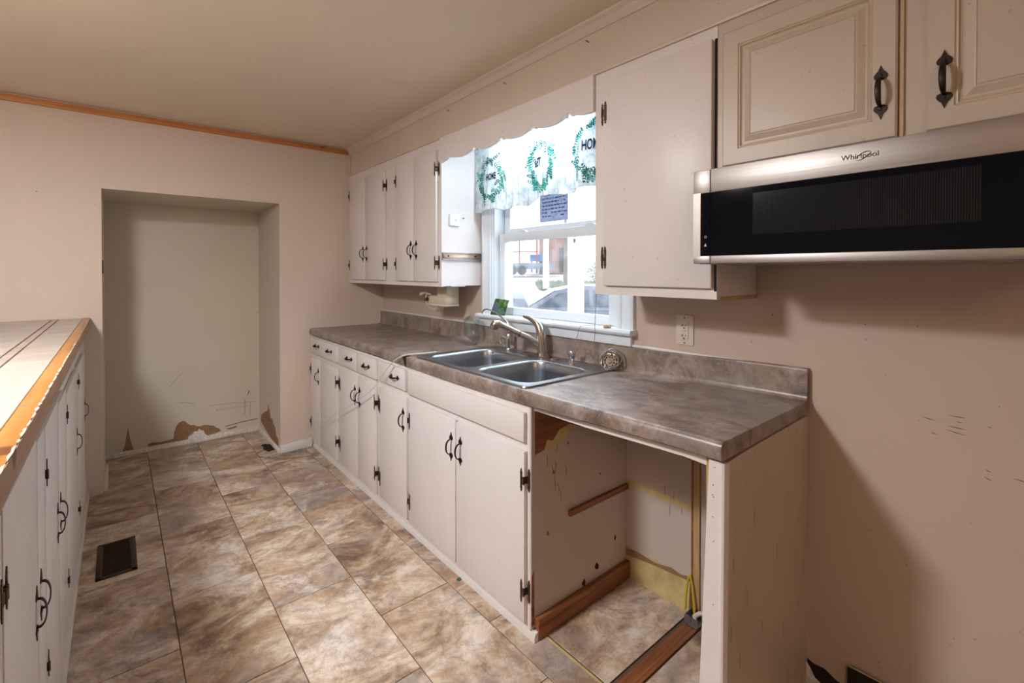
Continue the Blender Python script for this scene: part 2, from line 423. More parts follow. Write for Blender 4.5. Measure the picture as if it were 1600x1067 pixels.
bm = B(); poly = [(.408, .030), (.415, .06), (.44, .07), (.452, .088), (.475, .085), (.485, .104), (.497, .088), (.515, .082), (.52, .06), (.54, .036), (.50, .018), (.44, .018)]
prism(bm, poly, fA, 0, 0.014); put('plaster_chunk', bm, M['plaster'], wall_alcove, label='crumbled white plaster')
for (x0, z0, x1, z1, t) in ((.36, .33, .46, .30, .0012), (.55, .27, .88, .245, .001), (.60, .225, .85, .215, .001), (.30, .46, .38, .56, .001), (.80, .15, .805, .28, .0015), (.84, .13, .845, .25, .001), (.66, .082, .90, .10, .003), (.825, .318, .84, .345, .004)):
    bm = B(); tube(bm, [(x0, YA - .0005, z0), ((x0 + x1) / 2, YA - .0005, (z0 + z1) / 2 + .004), (x1, YA - .0005, z1)], t, 5); put('scuff_mark', bm, M['scuff'], wall_alcove)
fJ = lambda u, v, t: (AX1 - t, u, v)
put('skirting', bx(AX1 - .014, YF + .002, 0, AX1 - .001, YA - .013, 0.034, bev=.003), M['plaster'], wall_alcove)
patch('peeled_patch', [(3.79, .036), (3.80, .09), (3.86, .10), (3.87, .15), (3.94, .17), (3.96, .20), (4.02, .19), (4.05, .24), (4.09, .285), (4.11, .23), (4.20, .20), (4.32, .15), (4.34, .09), (4.20, .06), (4.0, .036)], fJ, M['kraft'], wall_alcove)
patch('floor_stain', [(.85, 3.82), (.83, 3.90), (.845, 3.95), (.835, 4.0), (.86, 4.02), (.90, 3.98), (.905, 3.84)], lambda u, v, t: (u, v, t * .3 + .0002), M['darkhole'], floor)
put('jamb_trim', bx(AX0, YF + .03, 0, AX0 + .018, 4.15, 0.045, bev=.003), M['trimw'], wall_alcove, label='loose white trim offcut')
put('hinge_leaf', bx(AX0, YF + .005, 1.32, AX0 + .006, YF + .03, 1.40, bev=.001), M['iron'], wall_alcove, label='dark leftover hinge leaf')
# marks on the wall
for (x, z) in ((-.344, 1.782), (1.06, 1.64), (.70, 1.95), (-.10, 1.73), (-.17, 1.745), (1.00, .20)):
    bm = B(); lathe(bm, [(0, -.004), (.004 if z == 1.782 else .0022, -.004), (.003 if z == 1.782 else .0018, .001), (0, .0015)], (x, YF, z), (0, -1, 0), 8); put('nail_hole', bm, M['scuff'], wall_back)
put('baseboard_back', bx(AX1 - .004, YF - .016, 0, 1.132, YF - .0005, .068, bev=.004), M['trimw'], kind='structure')

# right (window) wall
WY0, WY1, WZ0, WZ1 = 1.30, 2.215, 1.075, 2.02
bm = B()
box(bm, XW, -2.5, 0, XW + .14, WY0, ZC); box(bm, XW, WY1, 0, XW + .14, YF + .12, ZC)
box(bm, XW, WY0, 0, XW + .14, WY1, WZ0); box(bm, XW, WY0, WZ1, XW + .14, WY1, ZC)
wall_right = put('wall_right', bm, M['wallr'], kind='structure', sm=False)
bm = B(); box(bm, -3.3, -2.5, 0, -3.2, YF + .12, ZC); put('wall_left', bm, M['wall'], kind='structure', sm=False)
bm = B()
box(bm, -3.3, -2.62, 0, XW + .14, -2.5, ZC)
put('wall_front', bm, M['wall'], kind='structure', sm=False)
put('ceiling', bx(-3.3, -2.62, ZC, XW + .15, 4.5, ZC + .1), M['ceiling'], kind='structure', sm=False)
# soffit above the wall cabinets with its mouldings
soffit = put('soffit', bx(1.4287, -1.2, 2.0935, XW, YF, ZC), M['soffit'], kind='structure', sm=False)
def moulding(name, prof, y0, y1, mat, **k):
    bm = B(); prism(bm, prof, lambda u, v, t: (u, t, v), y0, y1); return put(name, bm, mat, **k)
moulding('crown_moulding', [(1.4287, ZC), (1.4287, 2.262), (1.424, 2.262), (1.422, 2.272), (1.414, 2.280), (1.411, 2.292), (1.400, 2.300), (1.398, ZC)], -1.2, YF, M['soffit'], kind='structure')
moulding('frieze_strip', [(1.4287, 2.110), (1.423, 2.108), (1.421, 2.100), (1.423, 2.0945), (1.4287, 2.0935)], -1.2, YF, M['soffit'], kind='structure')
put('corner_strip', bx(1.416, YF - .03, 2.11, 1.4286, YF, 2.262, bev=.003), M['soffit'], kind='structure')
for (y, z) in ((1.235, 2.235), (2.25, 2.23), (1.75, 2.228), (.42, 2.2)):
    bm = B(); tube(bm, [(1.4287, y, z), (1.416, y, z + .003), (1.414, y + .004, z + .002)], .0018, 6); props(put('nail', bm, M['bronze'], soffit))
put('trim_1', bx(-3.2, YF - .016, 2.262, 1.42, YF - .0005, 2.298, bev=.003), M['orange'], kind='structure', label='orange pine strip under the ceiling')
# rounded white moulding lying on top of the backsplash
bm = B()
for (y0, y1) in ((.548, 1.222), (2.40, YF)):
    tube(bm, [(1.704, y0, 1.012), (1.704, y1, 1.012)], (.0065), 10)
put('trim_2', bm, M['trimw'], kind='structure')
# scratches and stains of the wall by the range space
scr = [(.214, .946, .182, .946), (.2, .933, .188, .932), (.216, .918, .180, .915), (.219, .906, .180, .900), (.251, .891, .237, .889), (.141, .934, .132, .932), (.094, .816, .070, .814), (.145, .823, .133, .818), (.146, .803, .132, .797), (.27, .93, .24, .925), (.4, 1.13, .395, 1.13)]
for (y0, z0, y1, z1) in scr:
    bm = B(); tube(bm, [(XW, y0, z0), (XW - .0003, (y0 + y1) / 2, (z0 + z1) / 2), (XW, y1, z1)], [.0004, .0013, .0004], 5); put('scratch', bm, M['scuff'], wall_right)
for (y, z, r) in ((.66, 1.185, .006), (.51, 1.18, .003), (.40, 1.175, .004), (.35, 1.03, .003), (.12, .99, .003), (.72, 1.12, .003), (.90, 1.145, .002), (.28, 1.18, .004), (.3, .5, .003), (.2, .35, .003)):
    bm = B(); lathe(bm, [(0, -.002), (r * .6, -.002), (r * .45, .0005), (0, .0006)], (XW, y, z), (-1, 0, 0), 7); put('chip', bm, M['scuff'], wall_right)
fW = lambda u, v, t: (XW - t, u, v)
patch('torn_base', [(.548, .02), (.548, .078), (.53, .072), (.50, .075), (.47, .06), (.44, .055), (.44, .0), (.548, 0)], fW, M['darkhole'], wall_right, t=.002, label='torn dark wall base')
patch('bare_plaster', [(.585, .0), (.585, .078), (.555, .075), (.54, .055), (.525, .03), (.50, .02), (.49, 0)], fW, M['plaster'], wall_right, t=.004, label='crumbling pale plaster')
rb = thing('rubber_base', (1.70, 0, 0), 'black strip of rubber wall base peeling near the floor by the range space', 'wall base')
bm = B(); prism(bm, [(.436, .0), (.436, .128), (.43, .131), (-1.0, .131), (-1.0, 0)], lambda u, v, t: (XW - .003 - t - .006 * smstep(.3, .43, u), u, v), 0, .004)
put('strip', bm, M['black'], rb); bm = B(); tube(bm, [(1.700, .434, .132), (1.7045, .2, .133), (1.7045, -.9, .133)], .002, 6); put('glue_bead', bm, M['glue'], rb)

# ------------------------------------------------------------------ window
win = thing('window_1', (XW, 1.76, WZ0), None, None); win['kind'] = 'structure'
def casing(name, y0, y1, z0, z1, flip):
    w_ = y1 - y0
    prof = [(0, 0), (0, .018), (.006, .022), (.018, .022), (.022, .017), (.04, .017), (.044, .014), (.06, .014), (.064, .018), (.074, .018), (.078, .012), (.086, .010), (.086, 0)]
    bm = B(); prism(bm, [((u / .086) * w_, v) for u, v in prof], lambda u, v, t: (XW - v, (y0 + u) if flip else (y1 - u), t), z0, z1)
    return put(name, bm, M['casing'], win, kind='structure')
casing('casing', 2.212, 2.305, WZ0 + .006, 2.09, False)
casing('casing', 1.212, 1.303, WZ0 + .006, 2.09, True)
put('casing', bx(XW - .018, 1.212, 2.0, XW - .001, 2.305, 2.09, bev=.004), M['casing'], win, kind='structure')
# stool and apron
bm = B(); prism(bm, [(1.735, 1.058), (1.665, 1.058), (1.659, 1.063), (1.657, 1.070), (1.660, 1.078), (1.666, 1.081), (1.80, 1.081), (1.80, 1.073), (1.735, 1.073)], lambda u, v, t: (u, t, v), 1.205, 2.31)
box(bm, 1.668, 2.31, 1.058, XW - .001, 2.345, 1.081, bev=.003)
put('stool', bm, M['casing'], win, kind='structure')
put('apron', bx(XW - .022, 1.222, 1.008, XW - .001, 2.39, 1.058, bev=.004), M['casing'], win, kind='structure')
# jamb liners
bm = B(); box(bm, XW, WY0, WZ0, XW + .14, WY0 + .014, WZ1); box(bm, XW, WY1 - .014, WZ0, XW + .14, WY1, WZ1); box(bm, XW, WY0, WZ1 - .014, XW + .14, WY1, WZ1); box(bm, XW + .09, WY0, WZ0, XW + .14, WY1, WZ0 + .02)
put('jamb', bm, M['vinyl'], win, kind='structure')
def sash(name, x0, x1, y0, y1, z0, z1, st, bot, top):
    bm = B(); b_ = .004
    box(bm, x0, y0, z0, x1, y0 + st, z1, bev=b_); box(bm, x0, y1 - st, z0, x1, y1, z1, bev=b_)
    box(bm, x0 + .001, y0 + st - .003, z0, x1 - .001, y1 - st + .003, z0 + bot, bev=b_); box(bm, x0 + .001, y0 + st - .003, z1 - top, x1 - .001, y1 - st + .003, z1, bev=b_)
    s = put(name, bm, M['vinyl'], win, kind='structure')
    put('pane', bx((x0 + x1) / 2 - .002, y0 + st - .004, z0 + bot - .004, (x0 + x1) / 2 + .002, y1 - st + .004, z1 - top + .004), M['glass'], s, sm=False)
    return s
low = sash('lower_sash', 1.742, 1.776, 1.334, 2.196, 1.082, 1.555, .050, .045, .048)
upp = sash('upper_sash', 1.782, 1.814, 1.334, 2.196, 1.535, 2.004, .050, .050, .05)
for y in (1.50, 2.0):
    bm = B(); prism(bm, [(-.035, 0), (.035, 0), (.028, .007), (.012, .012), (-.012, .012), (-.028, .007)], lambda u, v, t: (1.745 + t, y + u, 1.555 + v), 0, .022); put('sash_lift', bm, M['vinyl'], low)
put('tag', bx(1.779, 1.625, 1.48, 1.7815, 1.640, 1.50), M['slot'], upp)
# notice taped on the upper pane
nt_ = thing('paper_notice', (1.778, 1.77, 1.6), 'pale blue sheet of writing taped behind the upper window pane', 'paper')
put('sheet', bx(1.7785, 1.675, 1.600, 1.7795, 1.885, 1.875), M['paper'], nt_, sm=False)
bm = B(); random.seed(3)
for r in range(13):
    z = 1.855 - r * .019; y = 1.865
    while y > 1.70:
        l = random.uniform(.008, .026)
        if random.random() < .82: box(bm, 1.7778, y - l, z, 1.7785, y, z + .006)
        y -= l + .006
o = put('writing', bm, M['paperink'], nt_, sm=False); o['kind'] = 'stuff'

# scalloped valance board between the wall cabinets
bm = B(); top = 2.0925; cusps = [1.331, 1.552, 1.775, 2.000, 2.232]
def zval(y):
    e = [1.331 - .2255] + cusps + [2.232 + .2255]
    for a, b_ in zip(e, e[1:]):
        if a <= y <= b_:
            t = (y - a) / (b_ - a); d = min(t, 1 - t) * (b_ - a)
            return 1.978 - .026 * sin(pi * min(1, max(0, t))) ** .75 + (.004 if d < .010 else 0) - (.006 if .010 <= d < .02 else 0)
    return 1.95
ys = [1.1995 + i * (2.3345 - 1.1995) / 180 for i in range(181)]
vv = [[bm.verts.new((x, y, z)) for (x, z) in ((1.414, zval(y)), (1.430, zval(y)), (1.430, top), (1.414, top))] for y in ys]
for a, b_ in zip(vv, vv[1:]):
    for k in range(4): bm.faces.new((a[k], a[(k + 1) % 4], b_[(k + 1) % 4], b_[k]))
bm.faces.new(vv[0]); bm.faces.new(vv[-1][::-1])
props(put('scalloped_valance', bm, M['cab'], loc=(1.42, 1.77, 2.0)), 'white scalloped wooden board joining the wall cabinets over the window', 'valance board')

# fluorescent light over the sink, tucked behind the valance board
fl = thing('fluorescent_light', (1.49, 1.77, 2.09), 'white fluorescent strip light hidden behind the scalloped board over the sink', 'light')
put('housing', bx(1.445, 1.42, 2.068, 1.535, 2.12, 2.0925, bev=.004), M['vinyl'], fl)
lm, nt0, b0 = nodes('fluorescent_tube'); b0.inputs['Emission Color'].default_value = (.74, .90, 1.0, 1); b0.inputs['Emission Strength'].default_value = 98
bm = B(); tube(bm, [(1.485, 1.45, 2.052), (1.485, 2.09, 2.052)], .0125, 12); put('tube', bm, lm, fl)

# ------------------------------------------------------------------ hardware meshes (shared)
def spade(s=1):
    # outline of the pointed leaf plate, pointing to +z from 0
    return [(-.0045, 0), (-.012, .004), (-.0135, .010), (-.010, .016), (-.005, .021), (-.002, .028), (0, .034), (.002, .028), (.005, .021), (.010, .016), (.0135, .010), (.012, .004), (.0045, 0)]
def pull_mesh(L=.126):
    bm = B(); h = L / 2 - .034
    prism(bm, [(u, h + v) for u, v in spade()], lambda u, v, t: (t, u, v), 0, -.003)
    prism(bm, [(u, -h - v) for u, v in spade()], lambda u, v, t: (t, -u, v), 0, -.003)
    pts, rs = [], []
    for i in range(17):
        t = i / 16; z = h * 1.12 * cos(pi * t); x = -.002 - .026 * sin(pi * t) ** .7
        pts.append((x, 0, z)); wv = .0035 + .0028 * sin(pi * t)
        rs.append((wv, .0026))
    tube(bm, pts, rs, 8)
    for s in (1, -1): lathe(bm, [(0, .0045), (.003, .004), (.004, .002), (.004, 0)], (-.001, 0, s * (h + .010)), (-1, 0, 0), 8)
    return mesh_of('pull', bm, M['iron'])
PULL = pull_mesh()
def hinge_mesh():
    bm = B()
    def leaf(cy, cx):
        o = [(-.005, -.024), (-.0065, -.027), (-.003, -.032), (-.0045, -.035), (0, -.043), (.0045, -.035), (.003, -.032), (.0065, -.027), (.005, -.024)]
        full = o + [(-u, -v) for u, v in o]
        prism(bm, [(cy + u, v) for u, v in full], lambda u, v, t: (cx + t, u, v), 0, -.002)
    leaf(.012, 0.0); leaf(-.013, .0145)
    box(bm, -.003, -.003, -.013, 0, .012, .013, bev=.001); box(bm, -.003, -.004, -.013, .0155, -.001, .013, bev=.001); box(bm, .012, -.013, -.013, .015, -.002, .013)
    tube(bm, [(-.003, -.0025, -.014), (-.003, -.0025, .014)], .0032, 8)
    return mesh_of('hinge', bm, M['bronze'])
HINGE = hinge_mesh()
def pull(parent, y, z, x=XD, horiz=False, s=1.0, mirror=False):
    return inst('handle', PULL, parent, (x, y, z), rot=(radians(90) if horiz else 0, 0, pi if mirror else 0), scale=(s, s, s))
def hinge(parent, y, z, x, side, mirror=False):
    # side=+1: door lies towards +y of the hinge line
    r = (0 if side > 0 else pi, 0, 0)
    if mirror: r = (0 if side < 0 else pi, 0, pi)
    return inst('hinge', HINGE, parent, (x, y, z), rot=r)
def slab_door(name, parent, y0, y1, z0, z1, x0=XD, th=.0165, mat=None, bev=.004, **k):
    return put(name, bx(x0, y0, z0, x0 + th, y1, z1, bev=bev), mat or M['cab'], parent, **k)

# ------------------------------------------------------------------ base cabinets along the window wall
XF = 1.1365
def base_unit(y0, y1, label, sides=True):
    t = thing('base_cabinet', (XF, (y0 + y1) / 2, 0), label, 'cabinet', 'base cabinets under the brown worktop')
    bm = B()
    box(bm, XF, y0, .035, XF + .02, y1, .8455)
    box(bm, XF + .02, y0, .035, XW - .02, y0 + .016, .8455); box(bm, XF + .02, y1 - .016, .035, XW - .02, y1, .8455)
    box(bm, XF + .02, y0 + .016, .07, XW - .02, y1 - .016, .085)
    box(bm, XF + .02, y0, 0, XF + .04, y1, .035)
    put('carcass', bm, M['cab'], t, sm=False)
    return t
u1 = base_unit(3.150, YF - .001, 'end base cabinet in the corner with two small drawer pulls')
dr = slab_door('drawer', u1, 3.168, 3.725, .722, .835); pull(dr, 3.566, .787, horiz=True, s=.92); pull(dr, 3.299, .783, horiz=True, s=.92)
d = slab_door('door', u1, 3.505, 3.722, .088, .690); pull(d, 3.535, .567, s=.98); hinge(d, 3.714, .600, XD, -1); hinge(d, 3.714, .201, XD, -1)
d = slab_door('door', u1, 3.168, 3.500, .066, .690); hinge(d, 3.170, .592, XD, 1); hinge(d, 3.170, .193, XD, 1)
u2 = base_unit(2.528, 3.149, 'base cabinet with paired doors and two drawer faces next to the corner one')
dr = slab_door('drawer', u2, 2.832, 3.114, .720, .835); pull(dr, 2.938, .783, horiz=True, s=.92)
dr = slab_door('drawer', u2, 2.545, 2.828, .718, .834); pull(dr, 2.674, .777, horiz=True, s=.92)
d = slab_door('door', u2, 2.810, 3.114, .070, .692); pull(d, 2.845, .572); hinge(d, 3.112, .588, XD, -1); hinge(d, 3.112, .188, XD, -1)
d = slab_door('door', u2, 2.545, 2.806, .070, .692); pull(d, 2.772, .572); hinge(d, 2.546, .587, XD, 1); hinge(d, 2.546, .184, XD, 1)
u3 = base_unit(2.176, 2.527, 'narrow base cabinet with one drawer and one door beside the sink cabinet')
dr = slab_door('drawer', u3, 2.190, 2.500, .722, .832); pull(dr, 2.303, .776, horiz=True, s=.92)
d = slab_door('door', u3, 2.172, 2.500, .073, .690); pull(d, 2.205, .572); hinge(d, 2.498, .584, XD, -1); hinge(d, 2.498, .176, XD, -1)
u4 = base_unit(1.255, 2.175, 'wide sink base cabinet with a blank drawer front above two doors')
slab_door('false_front', u4, 1.272, 2.163, .714, .822)
d = slab_door('door', u4, 1.722, 2.152, .064, .688); pull(d, 1.752, .565); hinge(d, 2.150, .583, XD, -1); hinge(d, 2.150, .174, XD, -1)
d = slab_door('door', u4, 1.270, 1.717, .060, .682); pull(d, 1.680, .565); hinge(d, 1.272, .578, XD, 1); hinge(d, 1.272, .173, XD, 1)
# exposed side of the sink cabinet inside the dishwasher bay
fS = lambda u, v, t: (u, 1.255 - t, v)
put('side_panel', bx(XF + .001, 1.2495, .045, XW - .004, 1.2549, .8455), M['inner'], u4, label='scuffed cream side panel')
fS = lambda u, v, t: (u, 1.2495 - t, v)
patch('bare_wood', [(1.155, .845), (1.46, .845), (1.40, .72), (1.34, .745), (1.28, .735), (1.245, .70), (1.215, .71), (1.20, .675), (1.155, .668)], fS, M['redwood'], u4, t=.001, label='unpainted dark red wood')
patch('bare_wood', [(1.138, .05), (1.138, .23), (1.150, .25), (1.153, .05)], fS, M['redwood'], u4, t=.001)
patch('glue_smear', [(1.20, .675), (1.215, .71), (1.245, .70), (1.28, .735), (1.34, .745), (1.36, .72), (1.30, .70), (1.26, .675), (1.22, .665)], fS, M['glue'], u4, t=.0012)
put('side_batten', bx(1.33, 1.236, .390, XW - .004, 1.2494, .412), M['redwood'], u4, label='thin red-brown batten')
put('sill_batten', bx(1.155, 1.228, .0035, XW - .004, 1.2494, .078, bev=.003), M['redwood'], u4, label='thick bare wood base batten')
for (x, z, r) in ((1.50, .125, .012), (1.42, .09, .011), (1.62, .20, .008), (1.25, .58, .005), (1.22, .36, .006), (1.52, .50, .004), (1.60, .75, .006), (1.33, .67, .004)):
    bm = B(); random.seed(int(x * 100)); poly = [(x + r * random.uniform(.5, 1.2) * cos(a * pi / 5), z + r * 1.3 * random.uniform(.6, 1.4) * sin(a * pi / 5)) for a in range(10)]
    prism(bm, poly, fS, 0, .0008); put('stain', bm, M['scuff'] if r < .008 else M['darkhole'], u4)
for i in range(9):
    random.seed(40 + i); x = 1.21 + random.random() * .12; z = .5 + random.random() * .22
    bm = B(); tube(bm, [(x, 1.2493, z), (x + .004, 1.2493, z - .02), (x + .002, 1.2493, z - .045)], [.0005, .0014, .0004], 5); put('stain', bm, M['scuff'], u4)
# quarter-round shoe along the base run
bm = B(); prism(bm, [(XF, 0), (XF + .018, 0), (XF + .018, .034), (XF + .006, .030), (XF + .001, .018)], lambda u, v, t: (u, t, v), 1.232, YF - .018)
put('baseboard_right', bm, M['trimw'], kind='structure')

# ------------------------------------------------------------------ end panel at the right end of the worktop
ep = thing('end_panel', (1.13, .56, 0), 'white end panel standing under the near end of the worktop', 'panel')
bm = B(); prism(bm, [(1.150, 0), (XW - .02, 0), (XW - .02, .872), (1.33, .868), (1.150, .862)], lambda u, v, t: (u, t, v), .545, .563)
put('side_panel', bm, M['cabw'], ep)
for i in range(9):
    x = 1.19 + i * .058
    put('bead_groove', bx(x, .5444, .01, x + .0016, .5452, .86), M['cabw'], ep)
def front_x(u): return 1.134 - .008 * max(0, sin(pi * max(0, min(1, (u - .541) / .022))))
prof = [(1.150, .541), (1.136, .541), (1.131, .544), (1.129, .549), (1.131, .554), (1.136, .558), (1.136, .586), (1.150, .586)]
bm = B()
lo = [bm.verts.new((x, y + (.034 if i in (6, 7) else .004), 0)) for i, (x, y) in enumerate(prof)]; hi = [bm.verts.new((x, y, .862)) for x, y in prof]
for i in range(len(prof)): bm.faces.new((lo[i], lo[(i + 1) % 8], hi[(i + 1) % 8], hi[i]))
bm.faces.new(lo[::-1]); bm.faces.new(hi)
put('stile', bm, M['cab'], ep)
put('inner_post', bx(1.150, .5635, 0, 1.170, .60, .862), M['paledow'], ep, label='unpainted pale wood post')
put('cleat', bx(1.165, .5635, .83, 1.19, .66, .862), M['redwood'], ep)
for (x, z) in ((1.18, .62), (1.26, .5), (1.35, .38), (1.22, .35), (1.45, .55), (1.17, .45), (1.30, .7), (1.5, .3)):
    bm = B(); tube(bm, [(x, .5449, z), (x + .002, .5449, z - .02), (x + .001, .5449, z - .045)], [.0004, .0009, .0003], 5); put('scuff_mark', bm, M['scuff'], ep)
for z in (.845, .80, .775, .77, .72, .66, .50):
    bm = B(); lathe(bm, [(0, .0008), (.0014, .0006), (.0017, 0)], (1.1358, .568 + (z * 37 % 1) * .012, z), (-1, 0, 0), 6); put('chip', bm, M['scuff'], ep)
# debris wedge under the panel (dark bare floor edge)

# back wall of the dishwasher bay
bay = put('wall_bay_panel', bx(XW - .012, .945, .14, XW - .001, 1.2490, .85), M['inner'], kind='structure', sm=False)
put('glue_patch', bx(XW - .013, .945, .0035, XW - .001, 1.2490, .14), M['glue'], bay, label='bare yellowed wallboard')
patch('torn_edge', [(1.249, .098), (1.249, .128), (1.20, .135), (1.10, .13), (1.03, .145), (.99, .138), (.945, .15), (.945, .13), (1.1, .118)], lambda u, v, t: (XW - .0132 - t, u, v), M['kraft'], bay)
put('glue_patch', bx(XW - .0135, .945, .404, XW - .011, 1.2490, .430), M['glue'], bay, label='yellow glue line of a removed batten')
put('wood_strip', bx(XW - .022, .908, .0035, XW - .001, .932, .85, bev=.001), M['paledow'], bay, label='upright bare wood strip')
put('wood_strip', bx(XW - .016, .932, .0035, XW - .001, .944, .85), M['redwood'], bay)
put('sealant', bx(XW - .0125, .86, .0035, XW - .001, .907, .85), M['inner'], bay)
for (y, z) in ((1.038, .40), (1.06, .47), (1.02, .455), (.985, .43)):
    bm = B(); tube(bm, [(XW - .0125, y, z), (XW - .0125, y + .001, z - .03), (XW - .0125, y, z - .055)], [.0006, .0012, .0005], 5); put('drip', bm, M['scuff'], bay)
# front strip hanging under the worktop over the bay
bm = B(); prism(bm, [(.60, .866), (1.255, .850), (1.255, .832), (1.0, .832), (.80, .838), (.66, .842), (.60, .838)], lambda u, v, t: (1.150 + t, u, v), 0, .018)
props(put('worktop_batten', bm, M['trimw'], loc=(1.15, .9, .84)), 'chipped white batten under the worktop above the empty dishwasher bay', 'batten')

# junction box and cable
jb = thing('junction_box', (1.66, .91, 0.0035), 'small metal electrical box on the floor inside the dishwasher bay', 'electrical box')
bm = B(); box(bm, 1.635, .888, .0045, 1.69, .938, .012, bev=.002); box(bm, 1.635, .888, .012, 1.638, .938, .04); box(bm, 1.687, .888, .012, 1.69, .938, .04); box(bm, 1.638, .935, .012, 1.687, .938, .04)
put('body', bm, M['box'], jb)
bm = B(); tube(bm, [(1.655, .905, .018), (1.66, .912, .032), (1.675, .90, .042), (1.68, .888, .046)], .008, 8); put('connector', bm, M['outlet'], jb, label='white plastic connector')
cab = thing('cable', (1.67, .94, .02), 'yellow electrical cable looped up beside the metal box', 'cable')
bm = B(); pts = []
for i in range(15):
    t = i / 14; pts.append((1.672 + .010 * sin(pi * t), .955 - .038 * t ** 1.6, .03 + .131 * sin(pi * t) ** .75))
tube(bm, pts, .0042, 8); put('sheath', bm, M['yellow'], cab)

# ------------------------------------------------------------------ worktop
def lift(y, x): return .015 * smstep(1.25, .55, y) * (1.0 if x < 1.69 else 1)
def worktop_solid(y0, y1, n):
    prof = [(1.185, ZK - .036), (1.150, ZK - .036), (1.150, ZK - .047), (1.124, ZK - .047), (1.1195, ZK - .043), (1.118, ZK - .030), (1.118, ZK - .016), (1.121, ZK - .007), (1.127, ZK - .0015), (1.135, ZK), (1.150, ZK - .001), (1.668, ZK - .001), (1.681, ZK + .002), (1.688, ZK + .010), (1.690, ZK + .020), (1.690, ZK + .094), (1.692, ZK + .101), (1.698, ZK + .104), (XW - .0008, ZK + .104), (XW - .0008, ZK - .036)]
    bm = B(); rings = []
    for i in range(n + 1):
        y = y0 + (y1 - y0) * i / n
        rings.append([bm.verts.new((x, y, z + lift(y, x) - (.008 * sin(pi * smstep(.9, 2.6, y)) if z < ZK - .03 and x < 1.16 else 0))) for x, z in prof])
    m_ = len(prof)
    for a, b_ in zip(rings, rings[1:]):
        for k in range(m_): bm.faces.new((a[k], a[(k + 1) % m_], b_[(k + 1) % m_], b_[k]))
    bm.faces.new(rings[0][::-1]); bm.faces.new(rings[-1])
    return bm
wt = thing('worktop', (1.4, 2.1, ZK), 'long brown mottled laminate worktop under the window with attached upstand', 'worktop')
slab = put('slab', worktop_solid(.549, YF - .001, 24), M['lam'], wt)
cut = put('cut', bx(1.165, 1.305, .7, 1.665, 2.12, 1.0), M['lam'], None)
md = slab.modifiers.new('cut', 'BOOLEAN'); md.operation = 'DIFFERENCE'; md.object = cut; md.solver = 'EXACT'
dg = bpy.context.evaluated_depsgraph_get(); me2 = bpy.data.meshes.new_from_object(slab.evaluated_get(dg))
slab.modifiers.clear(); slab.data = me2; smooth(me2)
bpy.data.objects.remove(cut)
# glued-on end cap with its thin dark seam
bm = B(); prof = [(1.150, ZK - .047), (1.124, ZK - .047), (1.1195, ZK - .043), (1.118, ZK - .030), (1.118, ZK - .016), (1.121, ZK - .007), (1.127, ZK - .0015), (1.135, ZK), (1.150, ZK - .001), (1.668, ZK - .001), (1.681, ZK + .002), (1.688, ZK + .010), (1.690, ZK + .020), (1.690, ZK + .094), (1.692, ZK + .101), (1.698, ZK + .104), (XW - .0008, ZK + .104), (XW - .0008, ZK - .04)]
prism(bm, [(x, z + .015) for x, z in prof], lambda u, v, t: (u, t, v), .5465, .5485)
put('end_cap', bm, M['lam'], wt)
patch('chip', [(2.168, ZK - .055), (2.185, ZK - .045), (2.208, ZK - .002), (2.170, ZK - .002)], lambda u, v, t: (1.1182 - t, u, v), M['darkhole'], wt, t=.0012, label='dark broken edge')
patch('chip', [(1.1175, 2.172), (1.128, 2.170), (1.150, 2.176), (1.142, 2.195), (1.128, 2.208), (1.1175, 2.205)], lambda u, v, t: (u, v, ZK - .001 + t), M['darkhole'], wt, t=.0016)

# ------------------------------------------------------------------ sink
def rrect(x0, y0, x1, y1, r, n=8):
    out = []
    for (cx, cy, a0) in ((x1 - r, y1 - r, 0), (x0 + r, y1 - r, 90), (x0 + r, y0 + r, 180), (x1 - r, y0 + r, 270)):
        for i in range(n + 1):
            a = radians(a0 + 90 * i / n); out.append((cx + r * cos(a), cy + r * sin(a)))
    return out
sk = thing('sink', (1.42, 1.71, ZK), 'double bowl stainless steel sink set into the brown worktop', 'sink')
bm = B()
def loop(pts, z): return [bm.verts.new((x, y, z)) for x, y in pts]
def bridge(a, b_):
    n = len(a)
    for i in range(n): bm.faces.new((a[i], a[(i + 1) % n], b_[(i + 1) % n], b_[i]))
SX0, SX1, SY0, SY1 = 1.147, 1.682, 1.287, 2.137
zt = ZK + .0045
o1 = loop(rrect(SX0, SY0, SX1, SY1, .028), ZK + .0006); o2 = loop(rrect(SX0 + .003, SY0 + .003, SX1 - .003, SY1 - .003, .026), zt + .0015); o3 = loop(rrect(SX0 + .012, SY0 + .012, SX1 - .012, SY1 - .012, .020), zt)
bridge(o1, o2); bridge(o2, o3)
bowls = [(1.180, 1.327, 1.565, 1.682), (1.180, 1.722, 1.585, 2.098)]
edges = [bm.edges.get((o3[i], o3[(i + 1) % len(o3)])) for i in range(len(o3))]
rims = []
for (a, b_, c, d_) in bowls:
    l0 = loop(rrect(a, b_, c, d_, .075), zt)
    for i in range(len(l0)): edges.append(bm.edges.new((l0[i], l0[(i + 1) % len(l0)])))
    rims.append(l0)
bmesh.ops.triangle_fill(bm, use_beauty=True, use_dissolve=False, edges=edges)
put('deck', bm, M['steel'], sk)
